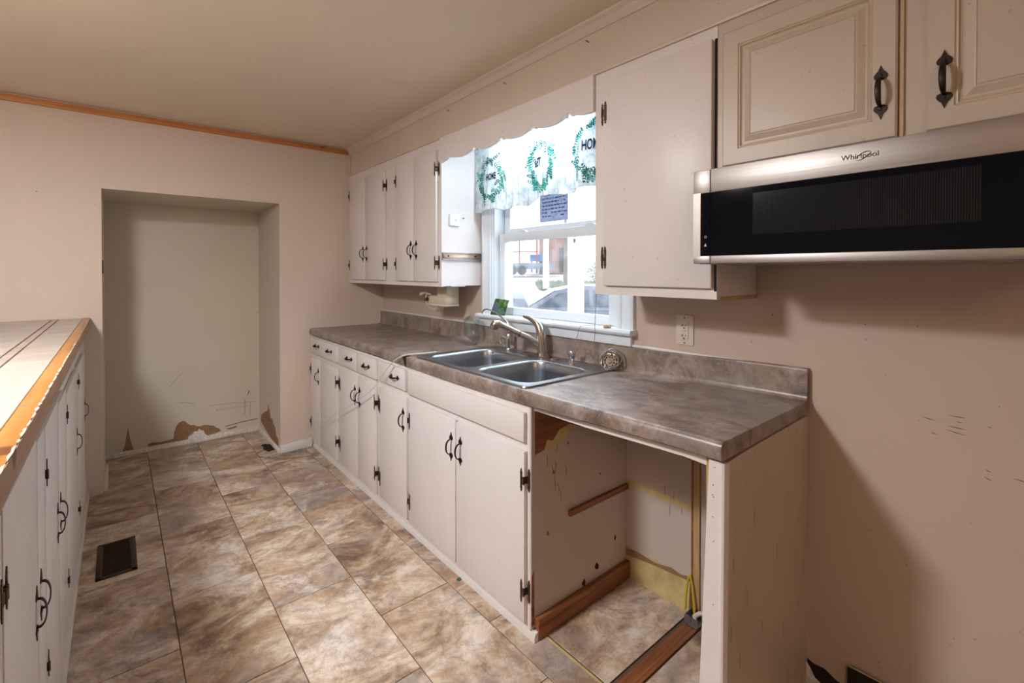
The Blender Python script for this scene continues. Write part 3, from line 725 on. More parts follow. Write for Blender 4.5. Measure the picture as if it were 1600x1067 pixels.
for (a, b_, c, d_) in bowls:
    bm = B(); prev = loop(rrect(a, b_, c, d_, .075), zt)
    for (ins, dz, rr) in ((.002, .001, .075), (.005, .004, .074), (.008, .012, .072), (.011, .05, .07), (.014, .10, .068), (.020, .140, .062), (.032, .158, .052), (.055, .168, .04), (.12, .172, .02)):
        nx = loop(rrect(a + ins, b_ + ins, c - ins, d_ - ins, rr), zt - dz); bridge(prev, nx); prev = nx
    bm.faces.new(prev)
    bowl = put('bowl', bm, M['steel'], sk)
    cx, cy = (a + c) / 2 + .02, (b_ + d_) / 2
    bm = B(); lathe(bm, [(.056, 0), (.054, .003), (.044, .002), (.040, -.004), (0, -.006)], (cx, cy, zt - .171), n=20); dn = put('drain', bm, M['chrome'], bowl)

# faucet
fc = thing('kitchen_faucet', (1.63, 1.71, zt), 'brushed nickel pull-out kitchen faucet behind the sink divider', 'faucet')
bm = B(); l = rrect(1.602, 1.600, 1.662, 1.850, .029)
prism(bm, l, lambda u, v, t: (u, v, t), zt + .0008, zt + .006); put('base_plate', bm, M['nickel'], fc)
bm = B()
tube(bm, [(1.63, 1.71, zt + .005), (1.63, 1.71, .935), (1.63, 1.711, .975), (1.629, 1.715, 1.01), (1.628, 1.720, 1.035), (1.626, 1.730, 1.055), (1.622, 1.746, 1.074), (1.616, 1.768, 1.088), (1.609, 1.792, 1.097), (1.604, 1.812, 1.100), (1.603, 1.822, 1.103)],
     [(.027, .027), (.024, .024), (.0235, .0235), (.024, .024), (.023, .022), (.021, .018), (.018, .013), (.014, .009), (.010, .006), (.008, .005), (.006, .005)], 18)
put('body', bm, M['nickel'], fc)
bm = B(); tube(bm, [(1.63, 1.71, zt + .0055), (1.63, 1.71, zt + .017)], .031, 20); put('collar', bm, M['nickel'], fc)
p0 = Vector((1.622, 1.722, .975)); p1 = Vector((1.452, 1.862, 1.078)); d_ = (p1 - p0)
bm = B(); tube(bm, [p0, p0 + d_ * .10, p0 + d_ * .40, p0 + d_ * .44], [.0195, .0185, .0155, .0155], 16); put('spout', bm, M['nickel'], fc)
bm = B(); tube(bm, [p0 + d_ * .44, p0 + d_ * .455], .0162, 16); put('grip_ring', bm, M['black'], fc)
bm = B(); q = p0 + d_ * .455
tube(bm, [q, p0 + d_ * .6, p0 + d_ * .82, p0 + d_ * .93, p0 + d_ * 1.0 + Vector((0, 0, -.006)), p0 + d_ * 1.03 + Vector((0, 0, -.022)), p0 + d_ * 1.035 + Vector((0, 0, -.038))], [.0148, .0140, .015, .0185, .022, .022, .0185], 16)
put('spray_head', bm, M['nickel'], fc)

# filtered-water tap (thin gooseneck over a chrome base)
tp = thing('water_filter_tap', (1.63, 1.98, zt), 'slim chrome drinking water tap with a thin curved spout beside the glass jar', 'tap')
bm = B(); lathe(bm, [(0, 0), (.017, 0), (.017, .006), (.0125, .010), (.012, .05), (.0135, .058), (.0125, .075), (.008, .086), (0, .088)], (1.63, 1.975, zt + .0005), n=16); put('body', bm, M['chrome'], tp)
bm = B(); tube(bm, [(1.63, 1.975, .958), (1.63, 2.0, .968), (1.63, 2.03, .972), (1.63, 2.045, .966), (1.63, 2.046, .945), (1.63, 2.040, .932)], [.008, .0075, .007, .008, .0085, .007], 12); put('lever', bm, M['chrome'], tp)
bm = B(); tube(bm, [(1.63, 1.976, .985), (1.63, 1.975, 1.03), (1.63, 1.980, 1.052), (1.63, 2.0, 1.064), (1.63, 2.04, 1.083), (1.63, 2.09, 1.102), (1.63, 2.14, 1.114), (1.63, 2.17, 1.117), (1.63, 2.195, 1.112), (1.63, 2.212, 1.100), (1.63, 2.216, 1.088)], .0042, 10); put('spout', bm, M['nickel'], tp)

sd = thing('soap_dispenser', (1.62, 1.49, zt), 'short chrome air gap cap on the sink deck near the strainer', 'sink fitting')
bm = B(); lathe(bm, [(0, 0), (.021, 0), (.021, .004), (.0135, .006), (.013, .020), (.012, .022), (.0125, .026), (.0165, .030), (.0175, .036), (.0175, .052), (.015, .058), (0, .060)], (1.615, 1.495, zt + .0004), n=20); put('cap', bm, M['chrome'], sd)

# basket strainer leaning on the upstand
st = thing('sink_strainer', (1.64, 1.30, zt), 'chrome basket strainer leaning upright at the sink corner', 'strainer')
ax = Vector((-.75, -.45, .42)).normalized(); c0 = Vector((1.640, 1.300, .946))
bm = B(); lathe(bm, [(.030, -.020), (.036, -.010), (.041, 0), (.043, .002), (.041, .004), (.038, .001), (.034, -.009), (.028, -.018)], c0, ax, 28)
put('rim', bm, M['chrome'], st)
bm = B(); lathe(bm, [(.0385, .008), (.041, .010), (.0415, .012), (.0395, .013), (.037, .010)], c0 + Vector((.012, -.012, .008)), ax, 28); put('rubber_seal', bm, M['box'], st)
bm = B(); lathe(bm, [(0, -.019), (.0295, -.019), (.0295, -.021), (0, -.0215)], c0, ax, 24); pl = put('plate', bm, M['chrome'], st)
q = Vector((0, 0, 1)).rotation_difference(ax)
bm = B(); lathe(bm, [(0, 0), (.009, 0), (.009, -.012), (.006, -.018), (0, -.018)], c0 + ax * -.001, ax, 14); put('knob', bm, M['chrome'], st)
for i in range(10):
    a = 2 * pi * i / 10; c = c0 + q @ Vector((.021 * cos(a), .021 * sin(a), -.0186))
    bm = B(); lathe(bm, [(0, .0003), (.0036, .0003), (.0036, 0), (0, 0)], c, ax, 8); put('hole', bm, M['slot'], pl)

# glass jar with lid
jr = thing('glass_jar', (1.60, 2.275, ZK), 'footed clear glass jar with a lid on the worktop beside the sink', 'jar')
c = (1.600, 2.282, ZK + .0008)
bm = B(); lathe(bm, [(0, 0), (.036, 0), (.036, .004), (.014, .010), (.007, .020), (.007, .028), (.016, .038), (.034, .046), (.040, .056), (.0435, .085), (.045, .146), (.0435, .148), (.042, .146), (.0405, .085), (.037, .058), (.030, .050), (.012, .044), (0, .044)], c, n=28); put('body', bm, M['jar'], jr)
bm = B(); lathe(bm, [(0, .158), (.018, .157), (.046, .1495), (.047, .152), (.030, .163), (.010, .170), (.004, .176), (.006, .182), (.009, .190), (.006, .199), (0, .202)], c, n=28); put('lid', bm, M['jar'], jr)

# small things on the sill
ph = thing('photo_card', (1.69, 2.12, 1.081), 'small green picture card propped on the window sill', 'card')
def card_mat():
    m, nt, b = nodes('green_picture_print'); v = coords(nt)
    c = ramp(nt, noise(nt, v, 30, 5, .7, 1), [(.35, (.01, .02, .008)), (.48, (.03, .08, .02)), (.58, (.12, .24, .05)), (.72, (.35, .45, .25))])
    c = mix(nt, ramp(nt, noise(nt, v, 16, 2), [(.5, (0, 0, 0)), (.62, (1, 1, 1))]), c, (.10, .13, .22)); nt.links.new(c, b.inputs['Base Color']); b.inputs['Roughness'].default_value = .3
    return m
bm = B(); prism(bm, [(2.058, .004), (2.190, .0), (2.178, .094), (2.050, .090)], lambda u, v, t: (1.668 + v * .32 + t, u, 1.0815 + v), 0, .0015); put('print', bm, card_mat(), ph, sm=False)
bm = B(); prism(bm, [(2.10, 0), (2.14, 0), (2.12, .06)], lambda u, v, t: (1.703 + t - v * .15, u, 1.0815 + v), 0, .0015); put('stand', bm, M['cork'], ph, sm=False)
ck = thing('cork', (1.672, 1.335, 1.0815), 'small wine cork lying on the window sill near the wall cabinet', 'cork')
bm = B(); tube(bm, [(1.674, 1.318, 1.0885), (1.670, 1.332, 1.0885), (1.668, 1.350, 1.0875)], [.0075, .007, .0065], 12); put('stopper', bm, M['cork'], ck)
sg = thing('hanging_cord', (1.434, 1.2, 1.24), 'thin brown cord hanging from the corner of the tall wall cabinet beside the window', 'cord')
bm = B(); tube(bm, [(1.436, 1.1975, 1.262), (1.434, 1.1995, 1.240), (1.432, 1.201, 1.18), (1.431, 1.204, 1.10), (1.432, 1.207, 1.04), (1.431, 1.206, 1.025)], .0012, 6); put('strand', bm, M['string'], sg)
th_ = thing('thread', (1.67, 1.5, 1.08), 'loose pale thread trailing over the window sill edge', 'thread')
bm = B(); tube(bm, [(1.700, 1.40, 1.0828), (1.675, 1.45, 1.083), (1.6555, 1.478, 1.080), (1.655, 1.49, 1.06), (1.666, 1.505, 1.03), (1.668, 1.525, 1.005)], .0011, 6); put('strand', bm, M['box'], th_)

# clear tube over the worktop edge down to the floor in the corner
hs = thing('plastic_tube', (1.09, 2.2, ZK), 'thin clear plastic tube trailing from the sink over the cabinet fronts', 'tube')
ctrl = [(1.29, 2.165, ZK + .006), (1.22, 2.155, ZK + .008), (1.16, 2.160, ZK + .010), (1.115, 2.180, ZK + .006), (1.098, 2.23, .885), (1.092, 2.32, .830), (1.086, 2.42, .740), (1.085, 2.55, .655), (1.085, 2.80, .530), (1.085, 3.05, .420), (1.085, 3.35, .270), (1.07, 3.60, .150), (1.02, 3.70, .098), (.95, 3.712, .078), (.915, 3.715, .072)]
def catmull(P, n=6):
    P = [Vector(p) for p in P]; out = []
    for i in range(len(P) - 1):
        a = P[max(i - 1, 0)]; b_ = P[i]; c_ = P[i + 1]; d = P[min(i + 2, len(P) - 1)]
        for k in range(n):
            t = k / n; out.append(.5 * ((2 * b_) + (c_ - a) * t + (2 * a - 5 * b_ + 4 * c_ - d) * t * t + (3 * b_ - a - 3 * c_ + d) * t ** 3))
    return out + [P[-1]]
pp = catmull(ctrl); rr = [.0042 - .0022 * min(1, i / 40) for i in range(len(pp))]
bm = B(); tube(bm, pp, rr, 8); put('tubing', bm, M['hose'], hs)

# ------------------------------------------------------------------ wall cabinets
XU = 1.4287; XUD = 1.4125
def wall_unit(y0, y1, z0, z1, label, mat='cab'):
    t = thing('wall_cabinet', (XU, (y0 + y1) / 2, z0), label, 'cabinet', 'wall cabinets')
    bm = B()
    box(bm, XU, y0, z0, XU + .019, y1, z1)
    box(bm, XU + .019, y0, z0 + .004, XW - .001, y0 + .013, z1); box(bm, XU + .019, y1 - .013, z0 + .004, XW - .001, y1, z1)
    box(bm, XU + .019, y0 + .013, z0 + .012, XW - .001, y1 - .013, z0 + .026); box(bm, XU + .019, y0 + .013, z1 - .016, XW - .001, y1 - .013, z1)
    put('carcass', bm, M[mat], t, sm=False)
    return t
a = wall_unit(2.3355, YF - .001, 1.245, 2.0925, 'white wall cabinet in the corner with four narrow doors')
def udoor(p, y0, y1, hs_=None, hy=None, py=None, z0=1.273, z1=2.032, mat=None, **k):
    d = slab_door('door', p, y0, y1, z0, z1, x0=XUD, th=.0158, mat=mat, bev=.003, **k)
    if hs_:
        for z in (1.927, 1.384): hinge(d, hy, z, XUD, hs_)
    if py: pull(d, py, 1.466, x=XUD, s=.97)
    return d
udoor(a, 3.393, 3.690, -1, 3.700, 3.425); udoor(a, 3.060, 3.388, 1, 3.062, 3.357)
udoor(a, 2.642, 2.893, -1, 2.893, 2.674); udoor(a, 2.372, 2.637, 1, 2.372, 2.604)
b_ = wall_unit(.714, 1.199, 1.245, 2.0925, 'tall single-door white wall cabinet between window and microwave')
d = slab_door('door', b_, .724, 1.149, 1.279, 2.052, x0=XUD - .002, th=.0165, bev=.005)
hinge(d, 1.149, 1.930, XUD - .002, -1); hinge(d, 1.149, 1.385, XUD - .002, -1)
put('bottom_rail', bx(XU + .019, .7125, 1.240, XW - .001, .7185, 1.253), M['groove'], b_, label='thin yellowed bottom edge')
put('door_shadow_strip', bx(XU - .0006, .7145, 1.27, XU + .001, .7225, 2.055), M['darkhole'], b_, label='painted dark shadow at the door edge')  # dark strip painted in for the shadow beside the ajar door

c_ = wall_unit(-.34, .7125, 1.640, 2.0925, 'short white wall cabinet over the microwave with raised panel doors', 'cabw')
def raised_door(p, y0, y1, z0, z1, x=XUD):
    bm = B()
    y, z = (y0, y1), (z0, z1)
    def ring(i, xx): return [bm.verts.new((xx, a_, b2)) for a_, b2 in ((y0 + i, z0 + i), (y1 - i, z0 + i), (y1 - i, z1 - i), (y0 + i, z1 - i))]
    back = ring(0, x + .0158)
    seq = [(0, x + .004), (.004, x), (.047, x), (.049, x + .003), (.053, x + .002), (.056, x + .0075), (.064, x + .0075), (.078, x + .001), (.081, x + .0005), (.083, x + .0025), (.085, x + .0005)]
    prev = back; bm.faces.new(back)
    for i, xx in seq:
        nx = ring(i, xx)
        for k in range(4): bm.faces.new((prev[k], prev[(k + 1) % 4], nx[(k + 1) % 4], nx[k]))
        prev = nx
    bm.faces.new(prev)
    d = put('door', bm, M['cabw'], p, sm=False)
    def groove(i, w_, xx):
        g = B(); a0, a1, b0, b1 = y0 + i, y1 - i, z0 + i, z1 - i
        box(g, xx - .0004, a0, b0, xx, a1, b0 + w_); box(g, xx - .0004, a0, b1 - w_, xx, a1, b1); box(g, xx - .0004, a0, b0, xx, a0 + w_, b1); box(g, xx - .0004, a1 - w_, b0, xx, a1, b1)
        put('aged_groove', g, M['groove'], d, sm=False, label='yellowed panel groove')
    groove(.0488, .0018, x + .003); groove(.0575, .0016, x + .0073); groove(.0823, .0012, x + .0024)
    return d
d1 = raised_door(c_, .272, .692, 1.650, 2.053); pull(d1, .303, 1.763, x=XUD, s=1.03)
d2 = raised_door(c_, -.20, .220, 1.650, 2.053); pull(d2, .189, 1.760, x=XUD, s=1.03)
put('centre_stile', bx(XUD + .010, .262, 1.642, XU - .0003, .2705, 2.05), M['groove'], c_, label='yellowed stile edge')

# fittings on the window side of the corner wall cabinet
wp = thing('door_chime_plate', (1.51, 2.325, 1.63), 'small white plastic plate on the bright cabinet side by the curtain', 'plate')
put('cover', bx(1.478, 2.322, 1.598, 1.546, 2.3352, 1.668, bev=.006), M['vinyl'], wp)
for x in (1.512, 1.522): put('slot', bx(x, 2.3215, 1.628, x + .003, 2.3222, 1.636), M['slot'], wp)
nl = thing('wall_nail', (1.572, 2.33, 1.645), 'bare nail in the bright cabinet side next to the small plate', 'nail')
bm = B(); tube(bm, [(1.572, 2.3352, 1.646), (1.571, 2.320, 1.648)], .002, 8); lathe(bm, [(0, 0), (.004, 0), (.004, .001), (0, .0012)], (1.571, 2.320, 1.648), (0, -1, 0), 8); put('shank', bm, M['bronze'], nl)
rl = thing('drawer_slide_rail', (1.57, 2.33, 1.42), 'metal drawer slide screwed to the bright side of the corner wall cabinet', 'rail')
bm = B(); prism(bm, [(2.3352, 1.401), (2.3352, 1.443), (2.321, 1.443), (2.321, 1.439), (2.331, 1.439), (2.331, 1.405), (2.321, 1.405), (2.321, 1.401)], lambda u, v, t: (t, u, v), 1.43, 1.712)
put('channel', bm, M['box'], rl)
put('inner_slide', bx(1.435, 2.325, 1.409, 1.700, 2.3305, 1.435, bev=.002), brushed('copper_reflection_steel', (.50, .36, .28), .3, 'X'), rl, label='inner slide with painted copper reflection')  # coppery reflection put into the steel's colour
for x in (1.47, 1.66): 
    bm = B(); lathe(bm, [(0, .002), (.005, .002), (.006, 0)], (x, 2.325, 1.423), (0, -1, 0), 10); put('screw', bm, M['iron'], rl)
for z in (1.407, 1.421, 1.435): put('clip', bx(1.697, 2.315, z - .003, 1.714, 2.330, z + .003, bev=.001), M['chrome'], rl)
pk = thing('puck_light', (1.565, 2.36, 1.25), 'small white fitting under the corner wall cabinet near the window', 'fitting')
bm = B(); prism(bm, [(1.50, 2.345), (1.60, 2.345), (1.60, 2.42), (1.50, 2.42)], lambda u, v, t: (u, v, t), 1.243, 1.2565); put('housing', bm, M['vinyl'], pk)

# electric can opener hung under the corner wall cabinet
co = thing('can_opener', (1.58, 2.58, 1.15), 'almond electric can opener mounted under the corner wall cabinet', 'can opener')
put('upright', bx(1.545, 2.47, 1.120, 1.64, 2.585, 1.2565, bev=.008), M['almond'], co)
put('body', bx(1.535, 2.46, 1.122, 1.63, 2.685, 1.182, bev=.018, seg=4), M['almond'], co)
put('base_lip', bx(1.530, 2.458, 1.118, 1.632, 2.688, 1.130, bev=.004), M['outlet'], co)
bm = B(); tube(bm, [(1.545, 2.66, 1.185), (1.54, 2.70, 1.198), (1.54, 2.74, 1.193), (1.54, 2.775, 1.183)], [.006, .007, .008, .013], 10); put('lever', bm, M['almond'], co)
bm = B(); tube(bm, [(1.54, 2.70, 1.19), (1.54, 2.712, 1.16), (1.54, 2.705, 1.125), (1.545, 2.685, 1.105), (1.55, 2.65, 1.094), (1.555, 2.61, 1.098), (1.56, 2.585, 1.112)], .0045, 8); put('cord_loop', bm, M['almond'], co)
bm = B(); lathe(bm, [(0, 0), (.011, 0), (.011, .016), (.008, .020), (0, .020)], (1.535, 2.675, 1.155), (-1, 0, 0), 12); put('cutter', bm, M['bronze'], co)
bm = B(); lathe(bm, [(0, 0), (.022, 0), (.022, .010), (.016, .014), (.016, .045), (0, .045)], (1.575, 2.60, 1.078), n=16); put('magnet_cup', bm, M['jar'], co, label='clear plastic cup')
for i, y in enumerate((2.505, 2.52, 2.535)): put('embossing', bx(1.5335, y, 1.148, 1.5352, y + .008, 1.165), M['outlet'], co)

# outlet
ot = thing('wall_outlet', (XW, .981, 1.103), 'cream double power outlet on the wall right of the window sill', 'outlet')
put('cover_plate', bx(XW - .006, .944, 1.044, XW - .0003, 1.019, 1.162, bev=.003), M['outlet'], ot)
put('insert', bx(XW - .009, .964, 1.070, XW - .006, .998, 1.137, bev=.001), M['outlet'], ot)
for z in (1.122, 1.082):
    for (y, h) in ((.988, .009), (.9745, .009)): put('slot', bx(XW - .0095, y - .0012, z - h / 2, XW - .0089, y + .0012, z + h / 2), M['slot'], ot)
    put('slot', bx(XW - .0095, .988, z - .001, XW - .0089, .992, z + .001), M['slot'], ot)
    bm = B(); lathe(bm, [(0, .0005), (.003, .0005), (.003, 0)], (XW - .009, .981, z - .011), (-1, 0, 0), 8); put('slot', bm, M['slot'], ot)
put('test_button', bx(XW - .0105, .974, 1.098, XW - .009, .988, 1.106, bev=.0005), M['almond'], ot)
for z in (1.151, 1.053):
    bm = B(); lathe(bm, [(0, .001), (.0025, .001), (.003, 0)], (XW - .006, .981, z), (-1, 0, 0), 8); put('screw', bm, M['bronze'], ot)

# ------------------------------------------------------------------ microwave
XM = 1.29
mw = thing('microwave', (XM, .335, 1.355), 'stainless low profile microwave with a wide black glass door on the range wall', 'microwave')
put('housing', bx(XM + .045, -.045, 1.356, XW - .001, .7095, 1.6235), M['black'], mw, label='black steel casing')
def frame(name, y0, y1, gy0, gy1, lab=None):
    bm = B(); z0, z1, gz0, gz1 = 1.355, 1.6225, 1.377, 1.556
    box(bm, XM, y0, z0, XM + .045, y1, gz0, bev=.002); box(bm, XM, y0, gz1, XM + .045, y1, z1, bev=.002)
    if gy1 < y1: box(bm, XM, gy1, gz0 - .002, XM + .045, y1, gz1 + .002)
    if gy0 > y0: box(bm, XM, y0, gz0 - .002, XM + .045, gy0, gz1 + .002)
    return put(name, bm, M['mwsteel'], mw)
fr = frame('control_frame', .6655, .716, .6655, .694)
put('control_strip', bx(XM + .001, .6655, 1.377, XM + .04, .694, 1.556), M['bglass'], fr, label='black control strip')
put('copper_edge', bx(XM - .0004, .6935, 1.377, XM + .002, .6948, 1.556), plain('copper_edge', (.5, .28, .14), .3, .8), fr)
bm = B(); lathe(bm, [(.0036, 0), (.0036, .0004), (.0026, .0004), (.0026, 0)], (XM + .0009, .6790, 1.431), (-1, 0, 0), 8); put('icon', bm, M['textlight'], fr)
bm = B(); prism(bm, [(.675, 1.404), (.683, 1.404), (.679, 1.413)], lambda u, v, t: (XM + .0008 - t, u, v), 0, .0004); put('icon', bm, M['textlight'], fr)
dr_ = frame('door_frame', -.046, .6645, -.0, .6645)
gl = put('door_glass', bx(XM + .001, 0, 1.377, XM + .04, .6643, 1.556), M['bglass'], dr_, label='glossy black glass')
put('door_screen', bx(XM + .0004, .117, 1.430, XM + .0012, .548, 1.540), M['mesh'], dr_, label='dark ribbed see-through screen')
put('underside', bx(XM + .02, -.04, 1.3535, XW - .01, .705, 1.3562), M['box'], mw, label='grey vented underside')

def text_mesh(s, size, ext=.0006, sx=1.0, shear=0.0, bold=0.0):
    cu = bpy.data.curves.new('txt', 'FONT'); cu.body = s; cu.size = size; cu.extrude = ext; cu.align_x = 'CENTER'; cu.align_y = 'CENTER'; cu.shear = shear; cu.offset = bold
    o = bpy.data.objects.new('txt', cu); COL.objects.link(o)
    me = bpy.data.meshes.new_from_object(o.evaluated_get(bpy.context.evaluated_depsgraph_get()))
    bpy.data.objects.remove(o); bpy.data.curves.remove(cu)
    for v in me.vertices: v.co.x *= sx
    return me
# lettering on the steel band: text x -> -Y, text y -> Z
def wall_text(name, s, size, y, z, x, mat, parent, sx=1.0, shear=0.0):
    me = text_mesh(s, size, .0005, sx, shear)
    for v in me.vertices: v.co = Vector((x - v.co.z, y - v.co.x, z + v.co.y)) - wloc(parent)
    me.materials.append(mat); o = bpy.data.objects.new(name, me); COL.objects.link(o); o.parent = parent; WL[o.name] = wloc(parent)
    return o
wall_text('lettering', 'Whirlpool', .0165, .3145, 1.5935, XM - .0005, M['text'], dr_, 1.03)
bm = B(); pts = []
for i in range(22):
    t = i / 21; a = radians(215 + 330 * t); r = 1 - .25 * t
    pts.append((XM - .0012, .3085 - .013 * r * cos(a) * 1.2, 1.5935 + .0075 * sin(a) * r + .5 * .013 * r * cos(a) * 1.0))
tube(bm, pts, [.0003 + .0006 * sin(pi * i / 21) for i in range(22)], 6); put('swoosh', bm, M['chrome'], dr_, label='thin silver swoosh ring')

# ------------------------------------------------------------------ curtain
CX = 1.650
def cx(y, z):
    k = smstep(2.10, 1.69, z)
    return CX - (.010 + .012 * k) * (.5 + .5 * sin(2 * pi * (y / .235) + .7)) - .006 * k * sin(2 * pi * y / .091 + 1.0)
def hem(y):
    return 1.684 + .022 * smstep(1.83, 1.78, y) - .008 * smstep(2.1, 2.0, y) * (1 - smstep(1.83, 1.78, y)) + .005 * sin(2 * pi * y / .235 + .7) + .010 * smstep(1.52, 1.46, y)
cu_ = thing('curtain_valance', (CX, 1.8, 2.07), 'short white curtain printed with green leaf wreaths across the window', 'curtain')
bm = B(); ny, nz = 150, 26; g = []
for i in range(ny + 1):
    y = 1.24 + (2.305 - 1.24) * i / ny; h0 = hem(y)
    g.append([bm.verts.new((cx(y, h0 + (2.085 - h0) * j / nz), y, h0 + (2.085 - h0) * j / nz)) for j in range(nz + 1)])
for i in range(ny):
    for j in range(nz): bm.faces.new((g[i][j], g[i + 1][j], g[i + 1][j + 1], g[i][j + 1]))
fab = put('fabric', bm, M['curtain'], cu_)
bm = B(); tube(bm, [(cx(1.24 + 1.065 * i / 100, hem(1.24 + 1.065 * i / 100)) - .0004, 1.24 + 1.065 * i / 100, hem(1.24 + 1.065 * i / 100) + .003) for i in range(101)], .0016, 5); put('hem', bm, M['curtain'], fab)
bm = B(); tube(bm, [(CX - .006, 1.21, 2.075), (CX - .006, 2.325, 2.075)], .007, 8); put('rod', bm, M['vinyl'], cu_)
def leaf(bm, y, z, a, L, wd):
    d = (cos(a), sin(a)); n = (-sin(a), cos(a)); pts = [(0, 0), (.25, .5), (.6, .48), (1, 0), (.6, -.48), (.25, -.5)]
    vs = []
    for u, v in pts:
        yy = y + d[0] * u * L + n[0] * v * wd; zz = z + d[1] * u * L + n[1] * v * wd
        vs.append(bm.verts.new((cx(yy, zz) - .0012, yy, zz)))
    try: bm.faces.new(vs)
    except ValueError: pass
def wreath(cy, cz, ry, rz, seed):
    random.seed(seed); A, D = B(), B()
    for k in range(64):
        th = 2 * pi * k / 64 + random.uniform(-.06, .06)
        y0 = cy + ry * cos(th) * random.uniform(.74, 1.12); z0 = cz + rz * sin(th) * random.uniform(.74, 1.10)
        if z0 < hem(y0) + .012: continue
        dens = .5 + .5 * smstep(.4, -.6, sin(th))
        if random.random() > dens + .25: continue
        dirn = th + pi / 2 + random.uniform(-.9, .9) if random.random() < .6 else -pi / 2 + random.uniform(-.7, .7)
        tgt = D if random.random() < .45 else A
        Ln = random.uniform(.025, .045)
        for s in range(4):
            t = s / 3; yy = y0 + cos(dirn) * Ln * t; zz = z0 + sin(dirn) * Ln * t
            if zz < hem(yy) + .01: break
            for sd_ in (1, -1): leaf(tgt, yy, zz, dirn + sd_ * .8, .0165 * (1 - .35 * t), .0058)
        leaf(tgt, y0 + cos(dirn) * Ln, z0 + sin(dirn) * Ln, dirn, .013, .005)
    for bm_, m_, nm in ((A, M['leafL'], 'light'), (D, M['leafD'], 'dark')):
        bmesh.ops.recalc_face_normals(bm_, faces=bm_.faces)
        o = put('wreath_print', bm_, m_, fab, sm=False, label=nm + ' green printed leaves'); o['kind'] = 'stuff'
def curtain_text(s, y, z, size, sx):
    me = text_mesh(s, size, .0, sx, 0.0, .0016)
    tb = bmesh.new(); tb.from_mesh(me); bmesh.ops.triangulate(tb, faces=tb.faces)
    for _ in range(3):
        bmesh.ops.subdivide_edges(tb, edges=[e for e in tb.edges if e.calc_length() > .006], cuts=1); bmesh.ops.triangulate(tb, faces=tb.faces)
    tb.to_mesh(me); tb.free()
    for v in me.vertices:
        yy = y - v.co.x; zz = z + v.co.y; v.co = Vector((cx(yy, zz) - .0050, yy, zz)) - wloc(fab)
    me.materials.append(M['ink']); o = bpy.data.objects.new('printed_word', me); COL.objects.link(o); o.parent = fab; o.location = (0, 0, 0); WL[o.name] = wloc(fab)
wreath(2.155, 1.865, .105, .115, 11); wreath(1.735, 1.880, .085, .125, 12); wreath(1.405, 1.890, .095, .125, 13)
curtain_text('HOME', 2.135, 1.872, .050, .62); curtain_text('LET', 1.755, 1.885, .060, .62); curtain_text('HOM', 1.405, 1.905, .065, .62)

# ------------------------------------------------------------------ half-wall cabinets on the near side, tiled top
XLb = -.152
lc = thing('long_cabinet', (XLb, 2.0, 0), 'tall white cabinet run under the tiled bar top with dark handles', 'cabinet')
bm = B(); box(bm, -.75, .55, .16, XLb, YF - .002, 1.012); box(bm, -.73, .56, 0, XLb + .006, YF - .002, .16)
put('carcass', bm, M['cab'], lc, sm=False)
for (y0, y1, z0, z1, side) in ((1.062, 1.452, .17, .965, 0), (1.468, 1.60, .19, .955, 1), (1.618, 1.925, .19, .950, 0), (1.952, 2.215, .18, .930, 1), (2.240, 2.785, .17, .905, 0), (2.880, 3.395, .16, .900, 0), (.60, 1.045, .17, .965, 1)):
    d = put('door', bx(XLb, y0, z0, XL, y1, z1, bev=.004), M['cab'], lc)
    hy = y0 if side == 0 else y1
    if y1 != 1.045: inst('handle', PULL, d, (XL, (y1 - .03) if side == 0 else (y0 + .03), .600), rot=(0, 0, pi), scale=(.58, 1.15, .95))
    if y1 not in (1.60, 2.215):
        for z in (.835, .26 if y0 > 2 else .36):
            inst('hinge', HINGE, d, (XL, hy, z), rot=(pi if side == 0 else 0, 0, pi), scale=(.9, 1.0, .8))
put('trim_3', bx(XLb, .55, 0, XLb + .018, YF - .002, .030, bev=.004), M['trimw'], kind='structure')

bt = thing('tiled_bar_top', (-.3, 2.0, 1.06), 'cream tiled bar top with a worn orange wooden edge', 'counter')
put('core', bx(-1.05, .45, 1.013, XL - .002, YF - .002, 1.0525), M['grout'], bt, sm=False, label='brown grout bed')
tm = {}
def bar_tile(x0, x1, y0, y1, mat):
    key = (round(x1 - x0, 4), round(y1 - y0, 4), mat)
    if key not in tm: tm[key] = mesh_of('tile', bx(-key[0] / 2 + .0012, -key[1] / 2 + .0012, 0, key[0] / 2 - .0012, key[1] / 2 - .0012, .008, bev=.0012, seg=1), M[mat], sm=False)
    inst('tile', tm[key], bt, ((x0 + x1) / 2, (y0 + y1) / 2, 1.0520))
P_ = .2035
rows = [1.192 + P_ * k for k in range(-4, 13)]
for y0 in rows:
    y1 = min(y0 + P_, YF - .004)
    if y1 - y0 < .02: continue
    bar_tile(-.256, -.1545, y0, y1, 'tile')
    for x in (-.49, -.6935, -.897): bar_tile(x, x + P_ if x > -.5 else x + P_, y0, y1, 'tile')
yy = rows[0]
while yy < YF - .05:
    bar_tile(-.2845, -.258, yy, yy + .1017, 'deco'); yy += .10175
